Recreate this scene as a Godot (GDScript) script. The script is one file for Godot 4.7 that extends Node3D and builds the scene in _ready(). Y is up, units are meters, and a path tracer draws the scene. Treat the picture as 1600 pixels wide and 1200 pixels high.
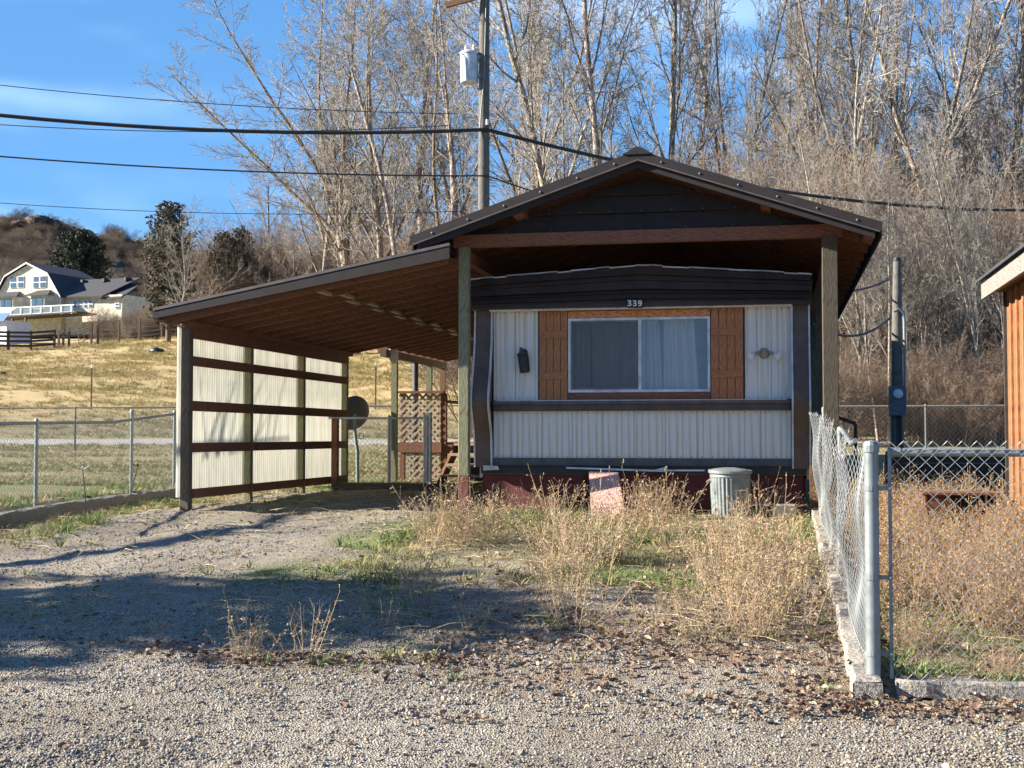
extends Node3D
# A shingle of helpers first, then _ready(): camera, sky, sun, then setting, structures, things, small growth.

const FPX := 2080.0                      # focal length in photograph pixels (1600 x 1200)
const YAW := 0.196788                    # the camera looks a little towards -x of the lot's depth axis
const PITCH := 0.038923
const EYE := Vector3(0, 1.45, 0)
var cam_basis := Basis.IDENTITY
var org := Vector3.ZERO                  # base of the thing being built; meshes are stored relative to it
var names := {}
var M := {}
var rng := RandomNumberGenerator.new()
var nz := FastNoiseLite.new()
var nz2 := FastNoiseLite.new()

# ---------------------------------------------------------------- pixels to places
func ray(u: float, v: float) -> Vector3:
	return cam_basis * Vector3((u - 800.0) / FPX, (600.0 - v) / FPX, -1.0)
func pz(u: float, v: float, z: float) -> Vector3:
	var d := ray(u, v)
	return EYE + d * (z / d.z)
func pd(u: float, v: float, depth: float) -> Vector3:
	return EYE + ray(u, v) * depth
func gp(u: float, depth: float) -> Vector3:
	var p := pd(u, 600.0, depth)
	return Vector3(p.x, gy(p.x, p.z), p.z)

# ---------------------------------------------------------------- ground height
const PROF := [[-60.0, -0.3], [0.0, -0.02], [4.5, 0.0], [5.5, 0.05], [6.9, 0.12], [13.5, 0.58], [14.6, 0.62], [20.0, 0.69], [26.0, 0.88], [34.0, 1.05], [42.0, 1.33], [50.0, 1.6], [90.0, 2.4], [200.0, 4.0], [900.0, 9.0]]
const PROFL := [[-60.0, -0.3], [0.0, -0.02], [4.5, 0.0], [5.5, 0.05], [6.9, 0.12], [13.5, 0.58], [14.6, 0.60], [20.0, 0.66], [26.0, 0.88], [34.0, 1.05], [41.0, 1.3], [44.0, 1.5], [52.0, 2.6], [100.0, 9.0], [112.0, 10.2], [150.0, 13.2], [250.0, 20.0], [900.0, 40.0]]
func lerp_prof(t: Array, d: float) -> float:
	if d <= t[0][0]: return t[0][1]
	for i in range(1, t.size()):
		if d < t[i][0]:
			var k: float = (d - t[i - 1][0]) / (t[i][0] - t[i - 1][0])
			return lerpf(t[i - 1][1], t[i][1], k)
	return t[t.size() - 1][1]
func gy(x: float, z: float) -> float:
	var d := -z
	var w := smoothstep(-4.0, -14.0, x)
	var y := lerp_prof(PROF, d)
	if w > 0.0: y = lerpf(y, lerp_prof(PROFL, d), w)
	if x < -6.0 and x > -8.95 and d > 11.0 and d < 21.0:
		y -= 0.13 * smoothstep(-6.6, -8.2, x) * smoothstep(11.0, 13.0, d) * smoothstep(21.0, 19.5, d)
	if d > 40.0 and w > 0.0: y += nz2.get_noise_2d(x * 0.6, z * 0.6) * 0.5 * smoothstep(40.0, 70.0, d) * w
	return y

# ---------------------------------------------------------------- mesh builder
class MB:
	var v := PackedVector3Array()
	var n := PackedVector3Array()
	var c := PackedColorArray()
	var ix := PackedInt32Array()
	var col := Color.WHITE
	func quad(a: Vector3, b: Vector3, cc: Vector3, d: Vector3, out := Vector3.ZERO) -> void:
		var nn := (cc - a).cross(b - a).normalized()
		var s := v.size()
		v.append(a); v.append(b); v.append(cc); v.append(d)
		if out != Vector3.ZERO and nn.dot(out) < 0.0:
			nn = -nn
			ix.append(s); ix.append(s + 2); ix.append(s + 1); ix.append(s); ix.append(s + 3); ix.append(s + 2)
		else:
			ix.append(s); ix.append(s + 1); ix.append(s + 2); ix.append(s); ix.append(s + 2); ix.append(s + 3)
		for k in 4:
			n.append(nn); c.append(col)
	func tri(a: Vector3, b: Vector3, cc: Vector3, out := Vector3.ZERO) -> void:
		var nn := (cc - a).cross(b - a).normalized()
		var s := v.size()
		v.append(a); v.append(b); v.append(cc)
		if out != Vector3.ZERO and nn.dot(out) < 0.0:
			nn = -nn
			ix.append(s); ix.append(s + 2); ix.append(s + 1)
		else:
			ix.append(s); ix.append(s + 1); ix.append(s + 2)
		for k in 3:
			n.append(nn); c.append(col)
	func hexa(p: Array) -> void:            # eight corners: 0-3 one face in order, 4-7 the opposite one
		var m := Vector3.ZERO
		for q in p: m += q
		m /= 8.0
		for f in [[0, 1, 2, 3], [4, 5, 6, 7], [0, 1, 5, 4], [1, 2, 6, 5], [2, 3, 7, 6], [3, 0, 4, 7]]:
			var fc: Vector3 = (p[f[0]] + p[f[1]] + p[f[2]] + p[f[3]]) / 4.0
			quad(p[f[0]], p[f[1]], p[f[2]], p[f[3]], fc - m)
	func box(lo: Vector3, hi: Vector3) -> void:
		hexa([Vector3(lo.x, lo.y, lo.z), Vector3(hi.x, lo.y, lo.z), Vector3(hi.x, hi.y, lo.z), Vector3(lo.x, hi.y, lo.z), Vector3(lo.x, lo.y, hi.z), Vector3(hi.x, lo.y, hi.z), Vector3(hi.x, hi.y, hi.z), Vector3(lo.x, hi.y, hi.z)])
	func cbox(lo: Vector3, hi: Vector3, ch: float) -> void:   # box with its upright edges chamfered
		prism([Vector2(lo.x + ch, lo.z), Vector2(hi.x - ch, lo.z), Vector2(hi.x, lo.z + ch), Vector2(hi.x, hi.z - ch), Vector2(hi.x - ch, hi.z), Vector2(lo.x + ch, hi.z), Vector2(lo.x, hi.z - ch), Vector2(lo.x, lo.z + ch)], lo.y, hi.y)
	func prism(poly: Array, y0: float, y1: float) -> void:    # convex outline in x,z raised from y0 to y1
		var m := Vector2.ZERO
		for q in poly: m += q
		m /= poly.size()
		for i in poly.size():
			var a: Vector2 = poly[i]
			var b: Vector2 = poly[(i + 1) % poly.size()]
			var o := (a + b) / 2.0 - m
			quad(Vector3(a.x, y0, a.y), Vector3(b.x, y0, b.y), Vector3(b.x, y1, b.y), Vector3(a.x, y1, a.y), Vector3(o.x, 0, o.y))
			tri(Vector3(m.x, y1, m.y), Vector3(a.x, y1, a.y), Vector3(b.x, y1, b.y), Vector3.UP)
			tri(Vector3(m.x, y0, m.y), Vector3(a.x, y0, a.y), Vector3(b.x, y0, b.y), Vector3.DOWN)
	func bar(a: Vector3, b: Vector3, w: float, h: float, up := Vector3.UP) -> void:   # squared bar from a to b, w across, h along up
		var t := (b - a).normalized()
		var s := t.cross(up).normalized() * (w / 2.0)
		var u := s.cross(t).normalized() * (h / 2.0)
		hexa([a - s - u, a + s - u, a + s + u, a - s + u, b - s - u, b + s - u, b + s + u, b - s + u])
	func tube(p: PackedVector3Array, r: PackedFloat32Array, sides: int, caps := false) -> void:
		var cnt := p.size()
		var s0 := v.size()
		var u := Vector3.ZERO
		for i in cnt:
			var t: Vector3 = (p[mini(i + 1, cnt - 1)] - p[maxi(i - 1, 0)]).normalized()
			if i == 0:
				u = t.cross(Vector3(0.31, 0.2, 0.93)).normalized()
			else:
				u = (u - t * u.dot(t)).normalized()
			var w := t.cross(u)
			for k in sides:
				var a := TAU * k / sides
				var o := u * cos(a) + w * sin(a)
				v.append(p[i] + o * r[i]); n.append(o); c.append(col)
		for i in cnt - 1:
			for k in sides:
				var k2 := (k + 1) % sides
				var a := s0 + i * sides + k
				var b := s0 + i * sides + k2
				var d := s0 + (i + 1) * sides + k
				var e := s0 + (i + 1) * sides + k2
				ix.append(a); ix.append(e); ix.append(b); ix.append(a); ix.append(d); ix.append(e)
		if caps:
			for e in 2:
				var i := 0 if e == 0 else cnt - 1
				var t: Vector3 = (p[1] - p[0]) if e == 1 else (p[cnt - 2] - p[cnt - 1])
				if e == 0: t = p[0] - p[1]
				else: t = p[cnt - 1] - p[cnt - 2]
				for k in sides - 2:
					tri(v[s0 + i * sides], v[s0 + i * sides + k + 1], v[s0 + i * sides + k + 2], t)
	func rod(a: Vector3, b: Vector3, r: float, sides := 8, r2 := -1.0, caps := true) -> void:
		tube(PackedVector3Array([a, b]), PackedFloat32Array([r, r if r2 < 0.0 else r2]), sides, caps)
	func lathe(at: Vector3, prof: Array, sides: int, axis := Vector3.UP) -> void:   # prof: [radius, height] from one end to the other
		var b := Basis(Quaternion(Vector3.UP, axis.normalized())) if axis.normalized().dot(Vector3.UP) > -0.999 else Basis(Vector3.RIGHT, PI)
		for i in prof.size() - 1:
			for k in sides:
				var a0 := TAU * k / sides
				var a1 := TAU * (k + 1) / sides
				var r0: float = prof[i][0]
				var r1: float = prof[i + 1][0]
				var y0: float = prof[i][1]
				var y1: float = prof[i + 1][1]
				var p0 := b * Vector3(cos(a0) * r0, y0, sin(a0) * r0)
				var p1 := b * Vector3(cos(a1) * r0, y0, sin(a1) * r0)
				var p2 := b * Vector3(cos(a1) * r1, y1, sin(a1) * r1)
				var p3 := b * Vector3(cos(a0) * r1, y1, sin(a0) * r1)
				var am := (a0 + a1) / 2.0
				var dr := r1 - r0
				var o := b * Vector3(cos(am) * (y1 - y0), -dr, sin(am) * (y1 - y0))
				if r0 < 0.0005: tri(at + p0, at + p2, at + p3, o)
				elif r1 < 0.0005: tri(at + p0, at + p1, at + p2, o)
				else: quad(at + p0, at + p1, at + p2, at + p3, o)
	func mesh(o: Vector3) -> ArrayMesh:
		var a := []
		a.resize(Mesh.ARRAY_MAX)
		if o != Vector3.ZERO:
			for i in v.size(): v[i] -= o
		a[Mesh.ARRAY_VERTEX] = v; a[Mesh.ARRAY_NORMAL] = n; a[Mesh.ARRAY_COLOR] = c; a[Mesh.ARRAY_INDEX] = ix
		var m := ArrayMesh.new()
		m.add_surface_from_arrays(Mesh.PRIMITIVE_TRIANGLES, a)
		return m

# ---------------------------------------------------------------- naming and tagging
func numbered(called: String, scope := "") -> String:
	var key := scope + "/" + called
	var k: int = names.get(key, 0)
	names[key] = k + 1
	return called if k == 0 else "%s_%03d" % [called, k]
func tag(o: Node, label := "", category := "", group := "", kind := "") -> void:
	if label: o.set_meta("label", label)
	if category: o.set_meta("category", category)
	if group: o.set_meta("group", group)
	if kind: o.set_meta("kind", kind)
func thing(called: String, label: String, category: String, at: Vector3, group := "") -> Node3D:
	var o := Node3D.new()
	o.name = numbered(called)
	add_child(o)
	o.position = at
	org = at
	tag(o, label, category, group)
	return o
func part(called: String, m: MB, mat: Material, parent: Node) -> MeshInstance3D:
	var o := MeshInstance3D.new()
	o.name = numbered(called, str(parent.get_instance_id()))
	o.mesh = m.mesh(org)
	o.material_override = mat
	parent.add_child(o)
	return o
func part_mesh(called: String, m: Mesh, mat: Material, parent: Node) -> MeshInstance3D:
	var o := MeshInstance3D.new()
	o.name = numbered(called, str(parent.get_instance_id()))
	o.mesh = m
	o.material_override = mat
	parent.add_child(o)
	return o
func solid(called: String, m: MB, mat: Material, kind := "structure") -> MeshInstance3D:
	org = Vector3.ZERO
	var o := part(called, m, mat, self)
	o.name = numbered(called)
	o.set_meta("kind", kind)
	return o
func copy(o: Node3D, at: Vector3, turn := 0.0, scl := Vector3.ONE, label := "") -> Node3D:
	var r: Node3D = o.duplicate()
	var base: String = str(o.name)
	r.name = numbered(base)
	add_child(r)
	r.transform = Transform3D(Basis(Vector3.UP, turn).scaled_local(scl), at)
	if label: r.set_meta("label", label)
	return r

# ---------------------------------------------------------------- materials
func noise_image(seed_: int, freq: float, kind: int, size := 256, oct := 4, cell := false) -> Image:
	var f := FastNoiseLite.new()
	f.seed = seed_
	f.noise_type = kind as FastNoiseLite.NoiseType
	f.frequency = freq
	f.fractal_octaves = oct
	f.fractal_type = FastNoiseLite.FRACTAL_FBM if oct > 1 else FastNoiseLite.FRACTAL_NONE
	if cell: f.cellular_return_type = FastNoiseLite.RETURN_CELL_VALUE
	return f.get_seamless_image(size, size)
func tone(img: Image, ramp: Array) -> ImageTexture:        # grey picture -> colours through a list of [place, colour]
	var w := img.get_width()
	var h := img.get_height()
	var out := Image.create(w, h, true, Image.FORMAT_RGB8)
	var g := Gradient.new()
	var offs := PackedFloat32Array()
	var cols := PackedColorArray()
	for r in ramp:
		offs.append(r[0]); cols.append(r[1])
	g.offsets = offs
	g.colors = cols
	for y in h:
		for x in w:
			out.set_pixel(x, y, g.sample(img.get_pixel(x, y).r))
	return ImageTexture.create_from_image(out)
func mat(tex: Texture2D, tint: Color, rough: float, scl: Vector3, bump: Texture2D = null, depth := 0.0, metal := 0.0) -> StandardMaterial3D:
	var m := StandardMaterial3D.new()
	m.albedo_color = tint
	m.albedo_texture = tex
	m.roughness = rough
	m.metallic = metal
	m.vertex_color_use_as_albedo = true
	m.uv1_triplanar = true
	m.uv1_world_triplanar = true
	m.uv1_scale = scl
	if bump:
		m.heightmap_enabled = true
		m.heightmap_texture = bump
		m.heightmap_scale = depth
	return m
func lin(r: float, g: float, b: float) -> Color:
	return Color(r, g, b).linear_to_srgb()
func gr(x: float) -> Color:
	return lin(x, x, x)

var T := {}
func make_materials() -> void:
	var streak := noise_image(11, 0.03, FastNoiseLite.TYPE_SIMPLEX, 256, 4)
	var blotch := noise_image(12, 0.015, FastNoiseLite.TYPE_SIMPLEX, 256, 5)
	var fine := noise_image(13, 0.12, FastNoiseLite.TYPE_SIMPLEX, 256, 3)
	var cells := noise_image(14, 0.09, FastNoiseLite.TYPE_CELLULAR, 512, 1, true)
	var cellh := noise_image(14, 0.09, FastNoiseLite.TYPE_CELLULAR, 512, 1)
	T.grain = tone(streak, [[0.15, gr(0.35)], [0.45, gr(0.75)], [0.6, gr(0.9)], [0.9, gr(1.0)]])
	T.blotch = tone(blotch, [[0.1, gr(0.62)], [0.5, gr(0.86)], [0.9, gr(1.0)]])
	T.fine = tone(fine, [[0.1, gr(0.5)], [0.5, gr(0.8)], [0.9, gr(1.0)]])
	T.stone = tone(cells, [[0.0, lin(0.3, 0.28, 0.25)], [0.3, lin(0.55, 0.53, 0.49)], [0.55, lin(0.8, 0.78, 0.73)], [0.8, lin(0.95, 0.9, 0.8)], [1.0, lin(1.0, 1.0, 0.98)]])
	T.stoneh = ImageTexture.create_from_image(cellh)
	T.fineh = ImageTexture.create_from_image(fine)
	T.streakh = ImageTexture.create_from_image(streak)
	T.stain = tone(blotch, [[0.1, lin(0.72, 0.62, 0.42)], [0.35, lin(0.86, 0.82, 0.7)], [0.5, lin(0.95, 0.94, 0.9)], [0.9, lin(1.0, 1.0, 1.0)]])
	T.knot = tone(blotch, [[0.05, lin(0.3, 0.12, 0.05)], [0.3, lin(0.75, 0.6, 0.5)], [0.55, lin(0.95, 0.9, 0.85)], [0.95, gr(1.0)]])
	T.rust = tone(blotch, [[0.2, lin(0.25, 0.09, 0.04)], [0.5, lin(0.45, 0.18, 0.08)], [0.8, lin(0.7, 0.4, 0.25)]])
	T.board_dapple = tone(fine, [[0.25, lin(0.36, 0.08, 0.06)], [0.4, lin(0.46, 0.17, 0.13)], [0.5, lin(0.56, 0.42, 0.34)], [0.85, lin(0.64, 0.57, 0.48)]])  # whitish sunlit pattern between weed shadows, painted into the red
	T.speck = tone(noise_image(17, 0.05, FastNoiseLite.TYPE_SIMPLEX, 256, 5), [[0.25, gr(0.3)], [0.42, gr(0.65)], [0.55, gr(0.9)], [0.8, gr(1.0)]])
	T.bark = tone(noise_image(21, 0.06, FastNoiseLite.TYPE_SIMPLEX, 256, 4), [[0.25, lin(0.16, 0.11, 0.085)], [0.45, lin(0.6, 0.52, 0.45)], [0.6, lin(0.95, 0.92, 0.88)], [0.9, gr(1.0)]])
	# timber by the direction its grain runs
	var ax := {"x": Vector3(0.9, 14, 14), "y": Vector3(14, 0.9, 14), "z": Vector3(14, 14, 0.9)}
	for k in ax:
		M["girt_" + k] = mat(T.grain, lin(0.25, 0.105, 0.06), 0.85, ax[k], T.streakh, 0.15)
		M["rafter_" + k] = M["girt_" + k]
		M["dark_" + k] = mat(T.grain, lin(0.07, 0.055, 0.045), 0.85, ax[k])
		M["treated_" + k] = mat(T.grain, lin(0.25, 0.25, 0.145), 0.85, ax[k], T.streakh, 0.15)
		M["weathered_" + k] = mat(T.grain, lin(0.15, 0.115, 0.08), 0.9, ax[k], T.streakh, 0.15)
		M["cedar_" + k] = mat(T.grain, lin(0.46, 0.18, 0.065), 0.6, ax[k], T.streakh, 0.1)
		M["pale_" + k] = mat(T.grain, lin(0.27, 0.25, 0.22), 0.85, ax[k])
		M["orange_" + k] = mat(T.grain, lin(0.24, 0.12, 0.05), 0.8, ax[k], T.streakh, 0.15)
		M["lattice_" + k] = mat(T.grain, lin(0.5, 0.4, 0.3), 0.85, ax[k])
		M["porch_" + k] = mat(T.grain, lin(0.24, 0.11, 0.06), 0.85, ax[k])
	M.shaded_post = mat(T.grain, lin(0.095, 0.08, 0.055), 0.9, ax["y"], T.streakh, 0.15)  # post timber darkened to carry the shade it stands in
	M.pine = mat(T.knot, lin(0.6, 0.27, 0.1), 0.6, Vector3(3, 8, 8))
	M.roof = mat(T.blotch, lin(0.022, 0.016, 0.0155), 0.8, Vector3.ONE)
	M.roof_edge = mat(T.blotch, lin(0.12, 0.1, 0.095), 0.55, Vector3.ONE)
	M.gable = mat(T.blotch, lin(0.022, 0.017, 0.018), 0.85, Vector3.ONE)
	M.trim = mat(T.blotch, lin(0.08, 0.056, 0.046), 0.55, Vector3.ONE)
	M.bulge = mat(T.blotch, lin(0.12, 0.08, 0.062), 0.5, Vector3.ONE)
	M.siding = mat(T.stain, lin(0.66, 0.665, 0.65), 0.5, Vector3(4.5, 0.12, 4.5))
	M.white = mat(T.blotch, lin(0.8, 0.8, 0.79), 0.5, Vector3.ONE)
	M.alum = mat(T.blotch, lin(0.62, 0.63, 0.64), 0.42, Vector3.ONE, null, 0.0, 0.3)
	M.curtain = mat(T.fine, lin(0.42, 0.42, 0.4), 0.95, Vector3(2, 2, 2))
	M.interior = mat(T.blotch, lin(0.12, 0.1, 0.085), 0.9, Vector3.ONE)
	M.skirt = mat(T.fine, lin(0.2, 0.045, 0.04), 0.8, Vector3(3, 3, 3), T.fineh, 1.2)
	M.board_dapple = mat(T.board_dapple, Color.WHITE, 0.85, Vector3(2.6, 0.9, 0.9), T.fineh, 0.3)
	M.black = mat(T.blotch, lin(0.018, 0.018, 0.02), 0.5, Vector3.ONE)
	M.charcoal = mat(T.blotch, lin(0.075, 0.08, 0.082), 0.55, Vector3.ONE)
	M.galv = mat(T.blotch, lin(0.25, 0.28, 0.28), 0.46, Vector3(1.5, 1.5, 1.5), null, 0.0, 0.32)
	M.galv_bright = M.galv
	M.wire = mat(T.blotch, lin(0.3, 0.32, 0.32), 0.42, Vector3(9, 9, 9), null, 0.0, 0.5)
	M.bright_wire = M.wire
	M.oldwire = mat(T.blotch, lin(0.22, 0.21, 0.2), 0.6, Vector3(9, 9, 9), null, 0.0, 0.3)
	M.concrete = mat(T.speck, lin(0.36, 0.325, 0.275), 0.95, Vector3(3, 3, 3), T.fineh, 0.35)
	M.old_concrete = mat(T.fine, lin(0.2, 0.18, 0.15), 0.95, Vector3(4, 4, 4), T.fineh, 0.4)
	M.rust = mat(T.rust, lin(0.28, 0.28, 0.28), 0.9, Vector3(2, 2, 2))
	M.pole = mat(T.grain, lin(0.16, 0.145, 0.125), 0.9, Vector3(9, 0.6, 9), T.streakh, 0.3)
	M.grey_paint_lit_steel = mat(T.blotch, lin(0.62, 0.66, 0.7), 0.4, Vector3(1, 1, 1))  # true paint on the transformer; brightens shaded steel of carport fence and gate
	M.meter = mat(T.blotch, lin(0.10, 0.12, 0.145), 0.45, Vector3(2, 2, 2))
	M.cable = mat(T.blotch, lin(0.02, 0.02, 0.022), 0.6, Vector3.ONE)
	M.cream = mat(T.blotch, lin(0.66, 0.62, 0.47), 0.8, Vector3(0.4, 0.4, 0.4))
	M.shingle = mat(T.fine, lin(0.05, 0.05, 0.055), 0.9, Vector3(0.8, 0.8, 0.8))
	M.house_white = mat(T.blotch, lin(0.8, 0.8, 0.8), 0.6, Vector3.ONE)
	M.blue = mat(T.blotch, lin(0.12, 0.22, 0.55), 0.5, Vector3.ONE)
	M.far_glass = mat(T.blotch, lin(0.1, 0.16, 0.22), 0.08, Vector3.ONE)
	M.rock = mat(T.fine, lin(0.13, 0.11, 0.095), 0.95, Vector3(0.05, 0.05, 0.05), T.fineh, 60.0)
	M.bark = mat(T.bark, Color.WHITE, 0.95, Vector3(1.5, 0.4, 1.5))
	M.bark.uv1_world_triplanar = false
	M.twig = mat(T.blotch, Color.WHITE, 0.9, Vector3(0.7, 0.7, 0.7))
	M.twig.uv1_world_triplanar = false
	M.weed = mat(T.blotch, Color.WHITE, 0.9, Vector3(3, 3, 3))
	M.weed.uv1_world_triplanar = false
	M.weed.backlight_enabled = true
	M.weed.backlight = Color(0.45, 0.45, 0.45)
	M.needle = mat(T.blotch, Color.WHITE, 0.8, Vector3(1, 1, 1))
	M.needle.uv1_world_triplanar = false
	M.stone = mat(T.fine, Color.WHITE, 0.9, Vector3(20, 20, 20))
	M.ground = mat(T.stone, Color.WHITE, 0.95, Vector3(2.1, 2.1, 2.1), T.stoneh, 1.6)
	M.hill = mat(T.fine, Color.WHITE, 0.95, Vector3(0.09, 0.09, 0.09), T.fineh, 40.0)
	var fg := mat(T.blotch, lin(0.7, 0.695, 0.63), 0.45, Vector3(1, 0.2, 1.5))
	fg.backlight_enabled = true
	fg.backlight = Color(0.85, 0.85, 0.83)
	M.fiberglass = fg
	var gl := StandardMaterial3D.new()
	gl.transparency = BaseMaterial3D.TRANSPARENCY_ALPHA
	gl.albedo_color = Color(0.8, 0.86, 0.88, 0.12)
	gl.roughness = 0.03
	M.glass = gl
	var scr := StandardMaterial3D.new()
	scr.transparency = BaseMaterial3D.TRANSPARENCY_ALPHA
	scr.albedo_color = Color(0.3, 0.31, 0.31, 0.28)
	scr.roughness = 0.9
	M.screen = scr
	M.fixture = mat(T.blotch, lin(0.3, 0.26, 0.19), 0.5, Vector3.ONE)
	var bulb := StandardMaterial3D.new()
	bulb.transparency = BaseMaterial3D.TRANSPARENCY_ALPHA
	bulb.albedo_color = Color(0.9, 0.92, 0.92, 0.5)
	bulb.roughness = 0.05
	M.bulb = bulb

# ---------------------------------------------------------------- the ground
func axis_steps(lo: float, hi: float, f0: float, f1: float, st: float, grow: float) -> PackedFloat32Array:
	var out := PackedFloat32Array()
	var a := f0
	while a <= f1 + 0.001:
		out.append(a); a += st
	var s := st
	var left := PackedFloat32Array()
	a = f0
	while a > lo:
		s = minf(s * grow, 40.0); a -= s; left.append(a)
	left.reverse()
	s = st
	a = out[out.size() - 1]
	while a < hi:
		s = minf(s * grow, 40.0); a += s; out.append(a)
	left.append_array(out)
	return left
func mixc(a: Color, b: Color, t: float) -> Color:
	return a.lerp(b, clampf(t, 0.0, 1.0))
func ground_color(x: float, z: float) -> Color:
	var d := -z
	var n1 := nz.get_noise_2d(x * 2.0, z * 2.0)
	var n2 := nz.get_noise_2d(x * 9.0 + 40.0, z * 9.0)
	var n3 := nz.get_noise_2d(x * 0.6 - 90.0, z * 0.6)
	var gravel := mixc(Color(0.42, 0.385, 0.325), Color(0.31, 0.27, 0.215), 0.5 + n1 * 1.4)
	gravel = mixc(gravel, Color(0.44, 0.37, 0.21), smoothstep(0.12, 0.4, n3 + n2 * 0.4) * 0.7)
	if d < 22.0:
		var moss := mixc(Color(0.2, 0.23, 0.09), Color(0.34, 0.28, 0.15), 0.5 + n2 * 1.6)
		moss = mixc(moss, Color(0.2, 0.3, 0.06), smoothstep(0.0, 0.35, n1) * 0.7)
		var yard := smoothstep(-4.2, -3.2, x + n1 * 0.9) * smoothstep(9.3, 11.2, d + n1 * 1.5)
		yard = maxf(yard, smoothstep(0.45, 0.62, x) * smoothstep(7.1, 7.3, d))
		yard = maxf(yard, smoothstep(-6.9, -8.0, x + n1 * 0.5) * smoothstep(9.0, 11.5, d + n1))
		yard = maxf(yard, smoothstep(18.2, 18.8, d))
		yard = maxf(yard, 0.55 * smoothstep(13.0, 17.0, d) * smoothstep(-0.1, 0.3, n1 + n2 * 0.5))
		var track := maxf(smoothstep(0.32, 0.08, absf(x + 5.75 + n1 * 0.3)), smoothstep(0.32, 0.08, absf(x + 4.2 + n1 * 0.3))) * smoothstep(8.0, 10.5, d)
		var c := mixc(mixc(gravel, Color(0.47, 0.42, 0.335), track * 0.7), moss, yard * (1.0 - track * 0.6))
		var litter := smoothstep(-2.6, -0.2, x + n1) * smoothstep(6.3, 7.0, d + n1 * 0.6) * smoothstep(10.4, 8.8, d + n1)
		c = mixc(c, Color(0.29, 0.2, 0.125), litter * (0.55 + n2))
		return c
	var grass := mixc(Color(0.42, 0.36, 0.2), Color(0.32, 0.31, 0.14), 0.5 + n1 * 1.5)
	if d < 37.5: return grass
	var road := smoothstep(37.5, 38.2, d + n1 * 0.5) * smoothstep(42.0, 41.2, d + n1 * 0.5)
	if d < 43.0: return mixc(grass, Color(0.56, 0.55, 0.53), road)
	var bank := mixc(Color(0.35, 0.3, 0.17), Color(0.22, 0.21, 0.09), 0.5 + n1 * 2.0)
	var nf := nz2.get_noise_2d(x * 1.2, z * 3.0)
	var nf2 := nz.get_noise_2d(x * 1.3, z * 3.5)
	var field := mixc(Color(0.62, 0.49, 0.25), Color(0.5, 0.42, 0.19), smoothstep(-0.2, 0.45, nf + nf2 * 0.5))
	field = mixc(field, Color(0.36, 0.27, 0.12), smoothstep(0.25, 0.5, nf2) * 0.7)
	return mixc(bank, field, smoothstep(46.0, 52.0, d + n1 * 4.0) * smoothstep(-4.0, -9.0, x))
func build_ground() -> void:
	var xs := axis_steps(-620.0, 420.0, -9.6, 3.2, 0.11, 1.045)
	var zs := axis_steps(-640.0, 60.0, -20.0, -4.4, 0.11, 1.03)
	var m := MB.new()
	var nx := xs.size()
	for j in zs.size():
		for i in nx:
			var x := xs[i]
			var z := zs[j]
			var rough := nz.get_noise_2d(x * 14.0, z * 14.0) * 0.012 + nz.get_noise_2d(x * 3.0, z * 3.0) * 0.03
			m.v.append(Vector3(x, gy(x, z) + rough, z))
			m.c.append(ground_color(x, z))
			var h := 0.15
			m.n.append(Vector3(gy(x - h, z) - gy(x + h, z), 2.0 * h, gy(x, z - h) - gy(x, z + h)).normalized())
	for j in zs.size() - 1:
		for i in nx - 1:
			var a := j * nx + i
			m.ix.append(a); m.ix.append(a + 1); m.ix.append(a + nx + 1); m.ix.append(a); m.ix.append(a + nx + 1); m.ix.append(a + nx)
	solid("ground", m, M.ground)
func hill_point(u: float, t: float) -> Vector3:
	var crest: float = 338.0 if u < 40.0 else lerpf(338.0, 372.0, smoothstep(40.0, 215.0, u))
	crest = lerpf(crest, 470.0, smoothstep(215.0, 520.0, u)) + nz.get_noise_2d(u * 0.06, 5.0) * 9.0 + nz.get_noise_2d(u * 0.5, 8.0) * 3.5 * pow(t, 8.0)
	var top := pd(u, crest, 520.0)
	var foot := pd(u, 560.0, 300.0)
	foot.y = gy(foot.x, foot.z) - 3.0
	var p := foot.lerp(top, t)
	p.y = lerpf(foot.y, top.y, pow(t, 1.15))
	p.y += nz.get_noise_3d(p.x * 0.25, p.y * 0.5, p.z * 0.25) * 1.5 * (1.0 - t) * t * 4.0
	p.z += nz.get_noise_3d(p.x * 0.12, p.y * 0.2, 3.0) * 6.0 * t
	return p
func build_hill() -> void:
	# a rocky ridge beyond the houses
	var m := MB.new()
	var cols := 320
	var rows := 70
	for j in rows:
		for i in cols:
			var u := -700.0 + 1500.0 * i / (cols - 1.0)
			var t := j / (rows - 1.0)
			var p := hill_point(u, t)
			m.v.append(p)
			var k := nz.get_noise_2d(p.x * 0.7, p.y * 2.2 + 50.0) + nz.get_noise_2d(p.x * 2.6, p.y * 5.0) * 0.5
			m.c.append(mixc(Color(0.07, 0.056, 0.045), Color(0.16, 0.125, 0.085), smoothstep(-0.05, 0.3, k)))
			m.n.append(Vector3.UP)
	for j in rows - 1:
		for i in cols - 1:
			var a := j * cols + i
			m.ix.append(a); m.ix.append(a + cols + 1); m.ix.append(a + 1); m.ix.append(a); m.ix.append(a + cols); m.ix.append(a + cols + 1)
	smooth_normals(m)
	solid("hill", m, M.hill)
	# outcrops on the ridge, each a boulder of its own
	rng.seed = 71
	for q in [[62, 345, 20, 6], [85, 350, 13, 5], [132, 364, 15, 4], [30, 350, 12, 4]]:
		var at := pd(q[0], q[1], 490.0)
		var o := thing("rock_outcrop", "dark rock outcrop standing on the ridge of the far hill", "rock", at, "outcrops along the ridge")
		var b := MB.new()
		boulder(b, at, q[2] * 0.24, q[3] * 0.3, q[2] * 0.2, 22, 14)
		part("rock", b, M.rock, o)
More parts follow.
